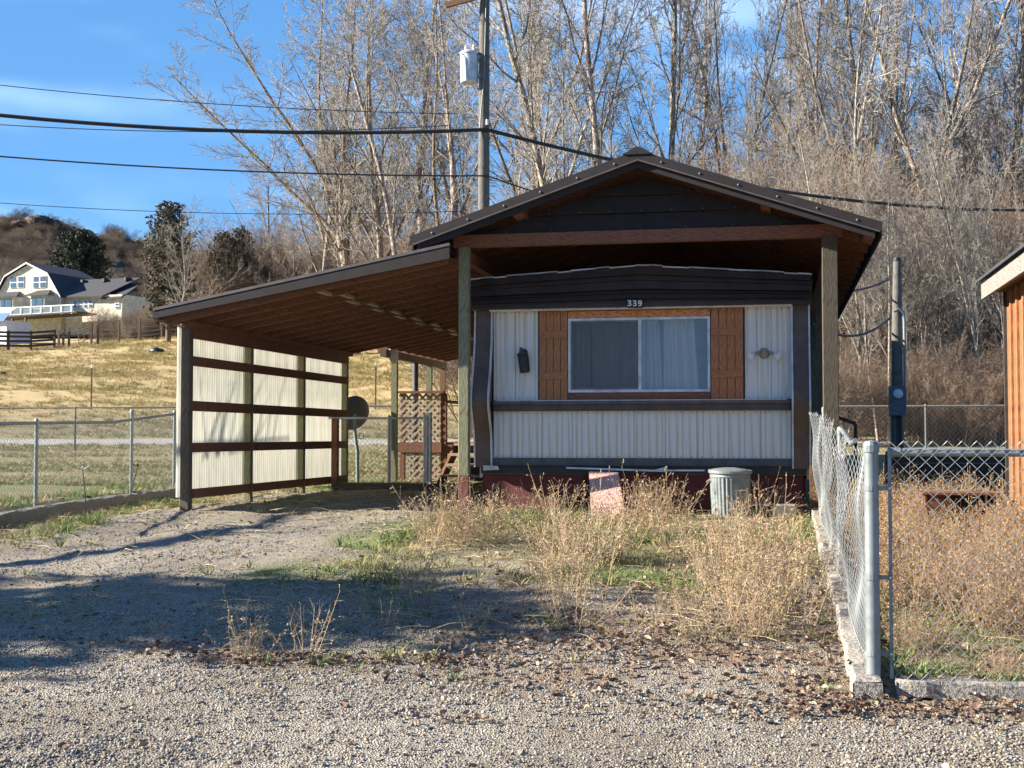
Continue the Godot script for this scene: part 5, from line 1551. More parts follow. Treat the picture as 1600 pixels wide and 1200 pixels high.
func conifer_mesh(sd: int, h: float, w: float, dense: int, rounded: bool, c0: Color, c1: Color, tuft: float) -> Array:
	var rg := RandomNumberGenerator.new()
	rg.seed = sd
	var tr := MB.new()
	var fo := MB.new()
	tr.col = Color(0.16, 0.12, 0.09)
	tr.tube(PackedVector3Array([Vector3(0, -0.2, 0), Vector3(0.05, h * 0.5, 0), Vector3(0, h * 0.97, 0)]), PackedFloat32Array([h * 0.02, h * 0.013, 0.02]), 8)
	for i in dense:
		var f := (i + rg.randf()) / dense
		var y := h * lerpf(0.1, 0.98, f)
		var prof := (1.0 - f) * 0.92 + 0.05
		if rounded: prof = sqrt(maxf(0.0, 1.0 - pow((f - 0.42) / 0.6, 2.0))) * 0.95 + 0.03
		var ln := w * 0.5 * prof * rg.randf_range(0.65, 1.12)
		var az := i * 2.4 + rg.randf_range(-0.4, 0.4)
		var d := Vector3(cos(az), (0.45 if rounded else rg.randf_range(-0.1, 0.2)), sin(az)).normalized()
		var tip := Vector3(0, y, 0) + d * ln - Vector3(0, ln * (0.0 if rounded else 0.18), 0)
		tr.tube(PackedVector3Array([Vector3(0, y, 0), Vector3(0, y, 0).lerp(tip, 0.5) + Vector3(0, ln * 0.06, 0), tip]), PackedFloat32Array([0.03 + ln * 0.012, 0.02, 0.01]), 3)
		var nt := maxi(4, int(ln / (tuft * 0.3)))
		for k in nt:
			var g := lerpf(0.25, 1.02, (k + rg.randf()) / nt)
			var at := Vector3(0, y, 0).lerp(tip, g) + rv(rg) * tuft * 0.55
			var shade := rg.randf()
			fo.col = c0.lerp(c1, shade * shade)
			for e in 3:
				var a := rv(rg).normalized()
				var b := a.cross(rv(rg)).normalized()
				var s := tuft * rg.randf_range(0.5, 1.0)
				fo.quad(at - a * s * 0.7, at + b * s * 0.22, at + a * s * 0.7, at - b * s * 0.22)
	return [tr.mesh(Vector3.ZERO), fo.mesh(Vector3.ZERO)]
func place_conifer(called: String, proto: Array, label: String, at: Vector3, scl: Vector3, turn: float, group := "") -> void:
	var t := thing(called, label, "tree", at, group)
	part_mesh("trunk", proto[0], M.twig, t)
	part_mesh("crown", proto[1], M.needle, t)
	t.transform = Transform3D(Basis(Vector3.UP, turn).scaled_local(scl), at)
func multi(called: String, mesh: Mesh, mt: Material, xf: Array, cols: Array, parent: Node) -> MultiMeshInstance3D:
	var mm := MultiMesh.new()
	mm.transform_format = MultiMesh.TRANSFORM_3D
	mm.use_colors = true
	mm.mesh = mesh
	mm.instance_count = xf.size()
	var buf := PackedFloat32Array()
	buf.resize(xf.size() * 16)
	for i in xf.size():
		var t: Transform3D = xf[i]
		var c: Color = cols[i]
		var k := i * 16
		buf[k] = t.basis.x.x; buf[k + 1] = t.basis.y.x; buf[k + 2] = t.basis.z.x; buf[k + 3] = t.origin.x
		buf[k + 4] = t.basis.x.y; buf[k + 5] = t.basis.y.y; buf[k + 6] = t.basis.z.y; buf[k + 7] = t.origin.y
		buf[k + 8] = t.basis.x.z; buf[k + 9] = t.basis.y.z; buf[k + 10] = t.basis.z.z; buf[k + 11] = t.origin.z
		buf[k + 12] = c.r; buf[k + 13] = c.g; buf[k + 14] = c.b; buf[k + 15] = 1.0
	mm.buffer = buf
	var o := MultiMeshInstance3D.new()
	o.name = numbered(called, str(parent.get_instance_id()))
	o.multimesh = mm
	o.material_override = mt
	parent.add_child(o)
	return o
func stuff(called: String) -> Node3D:
	var o := Node3D.new()
	o.name = numbered(called)
	add_child(o)
	o.set_meta("kind", "stuff")
	return o
func build_woods() -> void:
	var spread := [tree_proto("spreading", 101), tree_proto("spreading", 102)]
	var upr := [tree_proto("upright", 201), tree_proto("upright", 207)]
	var fork := [tree_proto("forked", 301), tree_proto("forked", 305)]
	var pop := [tree_proto("poplar", 401), tree_proto("poplar", 402)]
	rng.seed = 9
	# [u of the trunk foot, distance, height, kind, lean sideways, turn, label]
	for q in [
		[556, 88.0, 27.0, fork[0], 0.12, 0.4, "tall bare tree with two leaning stems above the carport roof", 1.15],
		[640, 80.0, 25.0, spread[0], 0.0, 1.0, "wide bare tree crowding the utility pole on the field side", 0.9],
		[700, 74.0, 26.0, fork[1], 0.03, 2.2, "bare tree with many pale stems close beside the utility pole", 0.8],
		[760, 92.0, 26.0, spread[1], 0.02, 4.0, "bare tree standing directly behind the utility pole", 0.9],
		[600, 92.0, 27.0, spread[1], 0.05, 5.5, "wide bare tree filling the gap between the leaning stems and the pole", 1.0],
		[500, 97.0, 24.0, spread[0], 0.1, 4.4, "bare tree with a fine twiggy crown at the edge of the wood", 1.0],
		[672, 86.0, 27.0, upr[1], 0.02, 0.3, "straight bare tree close to the transformer side of the pole", 1.0],
		[815, 84.0, 27.0, spread[0], 0.04, 2.9, "bare tree with arching twigs between the pole and the ridge", 1.0],
		[905, 58.0, 24.0, upr[0], 0.17, 0.8, "pale bare tree leaning towards the utility pole", 0.9],
		[870, 63.0, 25.0, fork[0], 0.1, 3.0, "bare tree with thick crossing stems beside the roof ridge", 0.8],
		[968, 60.0, 27.0, upr[1], 0.04, 1.1, "stout bare tree rising behind the roof ridge", 0.8],
		[1055, 62.0, 28.0, upr[0], 0.05, 2.7, "thick pale bare tree next past the roof ridge", 0.75],
		[1092, 72.0, 26.0, upr[1], 0.01, 5.0, "slim bare tree between two thicker trunks past the ridge", 0.5],
		[1127, 64.0, 28.0, fork[1], -0.01, 0.2, "bare tree with a dark forked trunk above the roof slope", 0.6],
		[1238, 70.0, 24.0, upr[0], 0.0, 4.1, "slim bare tree above the lower part of the roof slope", 0.6],
		[1285, 66.0, 25.0, upr[1], -0.02, 0.9, "dark trunked bare tree above the eave", 0.6],
		[1352, 56.0, 25.0, fork[0], 0.06, 1.9, "dark leaning bare tree beyond the service pole", 0.7],
		[1398, 60.0, 27.0, upr[0], 0.05, 5.4, "pale bare tree with a split trunk above the service pole", 0.7],
		[1452, 54.0, 26.0, fork[1], -0.08, 3.3, "big bare tree with spreading pale limbs above the shed", 0.9],
		[1530, 64.0, 27.0, spread[0], -0.05, 2.5, "bare tree with long arching limbs above the shed roof", 0.9],
		[1650, 58.0, 26.0, fork[0], 0.05, 4.6, "bare tree standing behind the orange shed", 0.8],
		[60, 175.0, 9.0, spread[1], 0.0, 0.6, "small reddish bare tree behind the cream house", 1.0],
		[10, 172.0, 10.0, spread[0], 0.0, 2.0, "small pale bare tree at the corner of the cream house", 1.0],
		[285, 100.0, 11.5, spread[1], 0.28, 1.3, "bare tree arching over the pale conifer at the crest", 1.1],
		[395, 108.0, 9.0, spread[0], 0.1, 3.6, "small bare tree at the crest beside the carport eave", 1.0],
		[470, 104.0, 10.0, spread[1], 0.0, 5.2, "bare tree at the crest just over the carport roof", 1.0],
	]:
		place_tree("bare_tree", q[3], q[6], gp(q[0], q[1]) - Vector3(0, 0.2, 0), q[2], q[5], Vector2(q[4], rng.randf_range(-0.03, 0.03)), "bare trees behind the lot", q[7])
	# slender trees of the thicket, beyond the lane
	for i in 16:
		var u := [1336, 1372, 1390, 1424, 1440, 1462, 1486, 1502, 1516, 1532, 1548, 1180, 1215, 1262, 1320, 1575][i] as int
		var dd := rng.randf_range(36.0, 46.0)
		place_tree("thicket_tree", upr[i % 2] if i % 3 else fork[i % 2], "slender bare tree standing in the grey thicket past the lane", gp(u, dd) - Vector3(0, 0.1, 0), rng.randf_range(6.5, 10.0), rng.randf() * TAU, Vector2(rng.randf_range(-0.15, 0.15), 0), "slender trees of the thicket", 0.7)
	# a row of fastigiate poplars
	for i in 12:
		var u := [1196, 1222, 1250, 1284, 1312, 1345, 1384, 1420, 1462, 1505, 1552, 1596][i] as int
		place_tree("poplar_tree", pop[i % 2], "narrow brown leafless poplar in the row behind the wood", gp(u, 108.0 + (i % 3) * 5.0) - Vector3(0, 0.2, 0), rng.randf_range(27.0, 35.0), rng.randf() * TAU, Vector2.ZERO, "row of poplars", 1.1)
	# the thicket, one mass of brush
	var brush := [tree_proto("brush", 501)[0], tree_proto("brush", 502)[0], tree_proto("brush", 503)[0]]
	var wood := stuff("thicket")
	var xf := [[], [], []]
	var cl := [[], [], []]
	var rg := RandomNumberGenerator.new()
	rg.seed = 77
	for band in [[330, 740, 108.0, 124.0, 130, 1.4, 2.2], [262, 340, 116.0, 126.0, 16, 1.1, 1.6], [740, 1120, 46.0, 80.0, 90, 1.0, 1.9], [1120, 1330, 46.0, 80.0, 110, 1.5, 2.6], [1290, 1720, 43.0, 56.0, 150, 1.2, 2.0], [1290, 1760, 56.0, 88.0, 150, 1.6, 2.7], [560, 900, 92.0, 120.0, 60, 1.4, 2.2], [-60, 130, 190.0, 220.0, 40, 1.5, 2.6], [150, 262, 110.0, 118.0, 34, 0.35, 0.8], [1290, 1720, 35.5, 42.0, 60, 0.35, 0.8]]:
		for i in band[4]:
			var p := gp(rg.randf_range(band[0], band[1]), rg.randf_range(band[2], band[3]))
			var s := rg.randf_range(band[5], band[6])
			var k := rg.randi() % 3
			xf[k].append(Transform3D(Basis(Vector3.UP, rg.randf() * TAU).scaled(Vector3(s, s * rg.randf_range(0.8, 1.15), s)), p - Vector3(0, 0.1, 0)))
			var red := rg.randf()
			var v := rg.randf_range(0.65, 1.05)
			cl[k].append(Color(0.98 * v, lerpf(0.95, 0.78, red) * v, lerpf(0.88, 0.66, red) * v))
	for k in 3: multi("brush", brush[k], M.twig, xf[k], cl[k], wood)
	# the far wood, fine twigs behind the nearer trees
	var far_wood := stuff("far_wood")
	var wx := [[], [], []]
	var wc := [[], [], []]
	for band in [[420, 760, 112.0, 135.0, 16, 13.0, 20.0], [760, 1130, 90.0, 130.0, 22, 12.0, 18.0], [1130, 1720, 85.0, 130.0, 40, 17.0, 27.0]]:
		for i in band[4]:
			var p := gp(rg.randf_range(band[0], band[1]), rg.randf_range(band[2], band[3]))
			var s := rg.randf_range(band[5], band[6]) / 10.0
			var k := rg.randi() % 3
			wx[k].append(Transform3D(Basis(Vector3.UP, rg.randf() * TAU).scaled(Vector3(s, s, s)), p - Vector3(0, 0.2, 0)))
			var v := rg.randf_range(0.75, 1.05)
			wc[k].append(Color(v, v * rg.randf_range(0.9, 1.0), v * rg.randf_range(0.82, 1.0)))
	var src := [upr[0], spread[1], fork[1]]
	for k in 3:
		multi("stems", src[k][0], M.bark, wx[k], wc[k], far_wood)
		multi("twigs", src[k][1], M.twig, wx[k], wc[k], far_wood)
	# scrub on the far hill
	var hx := []
	var hc := []
	for i in 420:
		var p := hill_point(rg.randf_range(-120.0, 330.0), pow(rg.randf(), 0.6) * 0.97)
		var s := rg.randf_range(0.8, 1.9)
		hx.append(Transform3D(Basis(Vector3.UP, rg.randf() * TAU).scaled(Vector3(s * 1.6, s * 0.8, s * 1.6)), p - Vector3(0, 0.6, 0)))
		var v := rg.randf_range(0.35, 0.8)
		hc.append(Color(v, v * 0.92, v * 0.8))
	multi("brush", brush[0], M.twig, hx, hc, stuff("hillside_scrub"))
	# conifers
	var sp := conifer_mesh(31, 13.5, 8.6, 330, true, Color(0.022, 0.034, 0.018), Color(0.06, 0.078, 0.034), 0.5)
	place_conifer("spruce_tree", sp, "dense dark green spruce behind the roof of the cream house", gp(122, 172.0), Vector3(1.0, 1.05, 1.0), 0.3)
	var pn := conifer_mesh(32, 11.0, 5.0, 170, true, Color(0.075, 0.078, 0.05), Color(0.2, 0.17, 0.11), 0.4)
	place_conifer("pine_tree", pn, "tall thin-crowned pine at the crest among bare twigs", gp(262, 104.0), Vector3(1.0, 1.0, 1.0), 1.0)
	place_conifer("pine_tree", pn, "smaller grey-green pine beside the carport eave", gp(348, 108.0), Vector3(0.7, 0.8, 0.7), 2.0)
	place_conifer("pine_tree", pn, "slim grey-green pine half hidden by brush at the crest", gp(376, 109.0), Vector3(0.6, 0.83, 0.6), 4.0)
	# trees beside the drive whose shadows cross the gravel
	var ev := conifer_mesh(35, 7.0, 3.4, 170, true, Color(0.03, 0.045, 0.02), Color(0.07, 0.085, 0.035), 0.34)
	place_conifer("evergreen_tree", ev, "dense rounded evergreen casting its shade over the gravel drive", Vector3(-15.5, gy(-15.5, -6.2), -6.2), Vector3(1.22, 0.97, 1.22), 0.0)
	var t := thing("crooked_bare_tree", "crooked bare tree leaning along the drive beyond the kerb", "tree", Vector3(-12.9, 0.2, -8.6))
	var m := MB.new()
	m.col = Color(0.4, 0.36, 0.32)
	m.tube(PackedVector3Array([Vector3(-12.9, 0.1, -8.6), Vector3(-12.8, 1.8, -8.5), Vector3(-12.8, 3.4, -8.84), Vector3(-13.5, 4.1, -9.56), Vector3(-13.8, 4.6, -10.9), Vector3(-14.7, 5.2, -12.95), Vector3(-16.0, 5.9, -15.4)]), PackedFloat32Array([0.16, 0.13, 0.11, 0.09, 0.07, 0.045, 0.02]), 9)
	part("trunk", m, M.bark, t)
	m = MB.new()
	m.col = Color(0.4, 0.36, 0.32)
	rng.seed = 41
	for i in 26:
		var a := Vector3(-13.4, 4.1, -9.6).lerp(Vector3(-16.0, 5.9, -15.4), rng.randf())
		var b := a + Vector3(rng.randf_range(-0.6, 0.6), rng.randf_range(0.3, 1.3), rng.randf_range(-0.9, 0.3))
		m.tube(PackedVector3Array([a, a.lerp(b, 0.5) + rv(rng) * 0.1, b]), PackedFloat32Array([0.022, 0.014, 0.006]), 4)
	part("crown", m, M.twig, t)

func weed_mesh(sd: int, stems: int, h: float, spread: float) -> ArrayMesh:
	var rg := RandomNumberGenerator.new()
	rg.seed = sd
	var m := MB.new()
	for i in stems:
		var a := rg.randf() * TAU
		var r := sqrt(rg.randf()) * spread
		var p := Vector3(cos(a) * r, -0.03, sin(a) * r)
		var lean := Vector3(cos(a) * 0.5 * r / spread, 1, sin(a) * 0.5 * r / spread) + rv(rg) * 0.24
		var hh := h * rg.randf_range(0.45, 1.05)
		var d := lean.normalized()
		var k := rg.randf_range(0.65, 1.2)
		m.col = Color(0.56 * k, 0.42 * k * rg.randf_range(0.9, 1.05), 0.265 * k * rg.randf_range(0.8, 1.1))
		var bend := rv(rg) * hh * 0.08
		var pts := PackedVector3Array([p, p + d * hh * 0.5 + bend, p + d * hh + bend * 2.2])
		m.tube(pts, PackedFloat32Array([0.0028, 0.0021, 0.0012]), 3)
		var nb := rg.randi_range(7, 12)
		for j in nb:
			var f := lerpf(0.25, 1.0, (j + rg.randf()) / nb)
			var at := pts[0].lerp(pts[1], f * 2.0) if f < 0.5 else pts[1].lerp(pts[2], f * 2.0 - 1.0)
			var bd := (d * 0.75 + rv(rg) * 1.0).normalized()
			var bl := hh * rg.randf_range(0.14, 0.4) * (1.2 - f * 0.7)
			var e := at + bd * bl
			m.tube(PackedVector3Array([at, e]), PackedFloat32Array([0.0014, 0.0009]), 3)
			var ns := rg.randi_range(2, 4)
			for s in ns:
				var q := at.lerp(e, rg.randf_range(0.4, 1.05))
				var u := rv(rg).normalized() * rg.randf_range(0.006, 0.013)
				var w := u.cross(rv(rg)).normalized() * rg.randf_range(0.003, 0.006)
				m.quad(q - u, q + w, q + u, q - w)
	return m.mesh(Vector3.ZERO)
func build_weeds() -> void:
	var weeds := []
	for i in 5: weeds.append(weed_mesh(600 + i, [26, 34, 42, 30, 12][i], [0.55, 0.6, 0.62, 0.5, 0.5][i], [0.16, 0.2, 0.24, 0.2, 0.12][i]))
	rng.seed = 15
	var groups := [
		["dry weeds by the carport post", "clump of dry tan weeds by the foot of the green post", [[690, 844, 1, 0.85], [712, 856, 2, 1.0], [738, 850, 1, 0.95], [768, 836, 3, 0.95], [662, 868, 4, 0.9]]],
		["dry weeds before the leaning board", "clump of dry tan weeds in front of the red leaning board", [[845, 905, 4, 0.8], [880, 872, 1, 1.0], [886, 925, 2, 0.85], [912, 884, 2, 1.05], [920, 962, 4, 1.1], [948, 880, 1, 0.95], [1004, 842, 3, 1.1], [1034, 834, 0, 1.05], [893, 985, 4, 0.9], [1045, 850, 4, 0.9], [866, 950, 4, 0.9]]],
		["dry weeds before the trash can", "clump of dry tan weeds in front of the trash can", [[1120, 880, 1, 0.85], [1138, 930, 2, 0.95], [1165, 890, 2, 1.0], [1200, 900, 2, 1.0], [1232, 885, 3, 0.85], [1152, 972, 1, 0.9], [1192, 952, 2, 0.95], [1228, 940, 1, 0.85], [1112, 985, 4, 0.9], [1210, 985, 4, 0.9], [1088, 1000, 4, 0.7], [1250, 985, 4, 0.8], [1175, 1000, 0, 0.6], [1130, 1010, 4, 0.7], [1065, 960, 4, 0.8]]],
		["thin dry weeds on the gravel", "thin single dry weed growing out of the gravel", [[642, 925, 4, 1.1], [655, 945, 4, 0.8], [395, 1025, 4, 0.8], [375, 1030, 4, 0.5], [475, 1022, 4, 0.9], [255, 1005, 4, 0.4], [575, 960, 4, 0.7], [600, 985, 4, 0.5], [740, 985, 4, 0.6], [800, 960, 4, 0.6], [1010, 985, 4, 0.8], [960, 1000, 4, 0.7], [230, 930, 4, 0.35], [330, 925, 4, 0.35], [1275, 900, 4, 0.6], [1290, 960, 4, 0.5]]],
		["weeds against the skirting", "dry weed standing close against the red skirting", [[1180, 806, 4, 1.0], [1210, 806, 4, 0.8], [1050, 806, 4, 0.9], [1255, 806, 4, 0.7], [780, 806, 4, 0.7], [820, 806, 4, 0.8], [1000, 808, 0, 0.9], [1020, 806, 4, 1.1], [870, 806, 4, 1.2]]],
	]
	for g in groups:
		for q in g[2]:
			var p := gnd(q[0], q[1])
			var t := thing("dry_weed", g[1], "weed", p, g[0])
			part_mesh("stems", weeds[q[2]], M.weed, t)
			var s: float = q[3] * (1.02 if q[2] != 4 else 0.9)
			t.transform = Transform3D(Basis(Vector3.UP, rng.randf() * TAU).scaled_local(Vector3(s * 1.05, s * rng.randf_range(0.92, 1.08), s * 1.05)), p)
	# the overgrown plot beyond the corner fence
	var plot := stuff("dry_weeds")
	var rg := RandomNumberGenerator.new()
	rg.seed = 91
	var xf := [[], [], []]
	var cl := [[], [], []]
	for i in 330:
		var z := -rg.randf_range(7.5, 14.6)
		var x := rg.randf_range(0.72, 4.2)
		if z > -8.4 and rg.randf() < 0.6: continue
		if z < -12.3 and z > -13.1 and x > 1.2 and x < 2.0: continue
		if z < -12.7 and x > 2.0: continue
		var s := rg.randf_range(0.55, 0.9) * lerpf(0.6, 1.0, smoothstep(7.4, 9.0, -z))
		var k := rg.randi() % 3
		xf[k].append(Transform3D(Basis(Vector3.UP, rg.randf() * TAU).scaled(Vector3(s * 1.1, s, s * 1.1)), Vector3(x, gy(x, z), z)))
		var v := rg.randf_range(0.8, 1.15)
		cl[k].append(Color(v, v * rg.randf_range(0.88, 1.0), v * rg.randf_range(0.8, 1.0)))
	for k in 3: multi("stems", weeds[k], M.weed, xf[k], cl[k], plot)
	# grass tufts
	var tuft := MB.new()
	rg.seed = 92
	for i in 16:
		var a := rg.randf() * TAU
		var p := Vector3(cos(a), 0, sin(a)) * rg.randf() * 0.05
		var d := Vector3(cos(a) * rg.randf_range(0.1, 1.2), 1, sin(a) * rg.randf_range(0.1, 1.2)).normalized()
		var s := Vector3(-sin(a), 0, cos(a)) * 0.003
		var h := rg.randf_range(0.05, 0.12)
		var k := rg.randf_range(0.7, 1.2)
		tuft.col = Color(k, k, k)
		tuft.quad(p - s, p + s, p + d * h * 0.6 + s * 0.7, p + d * h * 0.6 - s * 0.7)
		tuft.tri(p + d * h * 0.6 - s * 0.7, p + d * h * 0.6 + s * 0.7, p + d * h + Vector3(d.x, -0.3, d.z) * h * 0.3)
	var tm := tuft.mesh(Vector3.ZERO)
	var gx := []
	var gc := []
	for i in 15000:
		var z := -rg.randf_range(7.0, 20.0)
		var x := rg.randf_range(-9.8, 3.0)
		var n := nz.get_noise_2d(x * 2.0, z * 2.0)
		var keep := 0.04
		if x > -3.6 and x < 0.3 and z < -9.8 and z > -14.6: keep = 0.8
		elif x > 0.55 and z < -7.4: keep = 0.4
		elif x < -6.8: keep = 0.75 if z < -11.5 else 0.25
		elif x > -0.6 and x < 0.3 and z < -8.2: keep = 0.5
		elif z < -18.9: keep = 0.6
		if x < -8.2 and x > -9.15 and z > -13.0: keep *= 0.5
		if x > -3.3 and x < 0.4 and z < -14.7: continue
		if rg.randf() > keep * (0.6 + n * 1.2): continue
		var s := rg.randf_range(0.5, 1.15)
		gx.append(Transform3D(Basis(Vector3.UP, rg.randf() * TAU).scaled(Vector3(s * 1.3, s, s * 1.3)), Vector3(x, gy(x, z), z)))
		var green := smoothstep(-0.15, 0.3, n + rg.randf_range(-0.25, 0.25))
		gc.append(Color(0.5, 0.38, 0.19).lerp(Color(0.18, 0.25, 0.06), green) * rg.randf_range(0.7, 1.15))
	multi("tufts", tm, M.weed, gx, gc, stuff("grass"))
	# grass of the lane verge, the bank and the field beyond
	var fx := []
	var fc := []
	for i in 42000:
		var dz := lerpf(19.5, 104.0, pow(rg.randf(), 1.15))
		var x := -dz * rg.randf_range(0.02, 0.72) - 3.0
		if dz > 37.6 and dz < 42.0: continue
		var z := -dz
		var n := nz2.get_noise_2d(x * 1.2, z * 3.0) + nz.get_noise_2d(x * 2.2, z * 2.2) * 0.6
		if rg.randf() > 0.65 + n: continue
		var s := rg.randf_range(0.8, 1.5) * lerpf(1.0, 2.6, smoothstep(20.0, 90.0, dz))
		fx.append(Transform3D(Basis(Vector3.UP, rg.randf() * TAU).scaled(Vector3(s * 1.5, s * 0.75, s * 1.5)), Vector3(x, gy(x, z) - 0.01, z)))
		var c := Color(0.62, 0.49, 0.25).lerp(Color(0.46, 0.39, 0.17), smoothstep(-0.2, 0.5, n + rg.randf_range(-0.3, 0.3)))
		if dz < 50.0: c = Color(0.48, 0.39, 0.22).lerp(Color(0.34, 0.33, 0.15), smoothstep(-0.2, 0.4, n + rg.randf_range(-0.3, 0.3)))
		if dz > 42.0 and dz < 52.0 and rg.randf() < 0.25: c = Color(0.62, 0.52, 0.4)
		fc.append(c * rg.randf_range(0.75, 1.15))
	multi("tufts", tm, M.weed, fx, fc, stuff("field_grass"))
	# fallen leaves
	var lf := MB.new()
	var edge := [Vector3(-0.034, 0.004, 0.0), Vector3(-0.02, 0.016, -0.013), Vector3(0.002, 0.013, -0.018), Vector3(0.02, 0.006, -0.01), Vector3(0.034, 0.012, 0.002), Vector3(0.018, 0.014, 0.014), Vector3(-0.004, 0.009, 0.017), Vector3(-0.022, 0.015, 0.011)]
	for i in 8: lf.tri(Vector3(0.0, -0.002, 0.0), edge[i], edge[(i + 1) % 8])
	var lm := lf.mesh(Vector3.ZERO)
	gx = []
	gc = []
	for i in 26000:
		var z := -rg.randf_range(5.2, 15.0)
		var x := rg.randf_range(-7.5, 3.2)
		var n := nz.get_noise_2d(x * 2.0, z * 2.0)
		var keep := 0.035
		if x > -2.4 and z < -6.4: keep = 0.95 * smoothstep(-2.4, -0.3, x + n) * smoothstep(6.3, 7.3, -z + n * 0.6) * smoothstep(11.0, 8.9, -z) + 0.08
		if x > 0.5 and z < -7.2: keep = 0.5
		if rg.randf() > keep: continue
		var s := rg.randf_range(0.35, 0.95)
		var b := Basis(Vector3.UP, rg.randf() * TAU) * Basis(Vector3(1, 0, 0), rg.randf_range(-1.0, 1.0)) * Basis(Vector3(0, 0, 1), rg.randf_range(-0.5, 0.5))
		gx.append(Transform3D(b.scaled(Vector3(s, s, s)), Vector3(x, gy(x, z) + 0.022, z)))
		gc.append(Color(0.16, 0.09, 0.055).lerp(Color(0.52, 0.4, 0.29), pow(rg.randf(), 1.9)) * rg.randf_range(0.7, 1.1))
	for q in [[455, 1032, 0.55, 0.07, 260], [395, 1041, 0.3, 0.06, 90], [690, 1033, 0.2, 0.05, 60], [250, 1012, 0.35, 0.08, 90], [700, 1128, 0.15, 0.05, 40], [1290, 1110, 0.5, 0.12, 220], [1420, 1118, 0.5, 0.06, 160]]:
		var c := gnd(q[0], q[1])
		for i in q[4]:
			var x: float = c.x + rg.randfn() * q[2]
			var z: float = c.z + rg.randfn() * q[3]
			if x > 0.34 and z < -7.02: continue
			var s := rg.randf_range(0.3, 0.8)
			var b := Basis(Vector3.UP, rg.randf() * TAU) * Basis(Vector3(1, 0, 0), rg.randf_range(-1.2, 1.2)) * Basis(Vector3(0, 0, 1), rg.randf_range(-0.5, 0.5))
			gx.append(Transform3D(b.scaled(Vector3(s, s, s)), Vector3(x, gy(x, z) + 0.024, z)))
			gc.append(Color(0.13, 0.07, 0.045).lerp(Color(0.4, 0.29, 0.2), pow(rg.randf(), 2.0)) * rg.randf_range(0.7, 1.1))
	multi("leaf", lm, M.weed, gx, gc, stuff("leaf_litter"))
	# straw lying about
	var st := MB.new()
	st.tube(PackedVector3Array([Vector3(-0.12, 0, 0), Vector3(0.02, 0.012, 0.01), Vector3(0.13, 0.004, -0.01)]), PackedFloat32Array([0.0022, 0.0024, 0.0012]), 3)
	var sm := st.mesh(Vector3.ZERO)
	gx = []
	gc = []
	for i in 2600:
		var z := -rg.randf_range(8.0, 19.0)
		var x := rg.randf_range(-9.0, 2.5)
		if x > -3.3 and x < 0.4 and z < -14.6: continue
		if x < -3.6 and x > -6.5 and rg.randf() < 0.55: continue
		var s := rg.randf_range(0.4, 1.6)
		gx.append(Transform3D((Basis(Vector3.UP, rg.randf() * TAU) * Basis(Vector3(0, 0, 1), rg.randf_range(-0.12, 0.2))).scaled(Vector3(s, s, s)), Vector3(x, gy(x, z) + 0.03, z)))
		gc.append(Color(0.66, 0.53, 0.3) * rg.randf_range(0.7, 1.1))
	multi("straw", sm, M.weed, gx, gc, stuff("straw"))
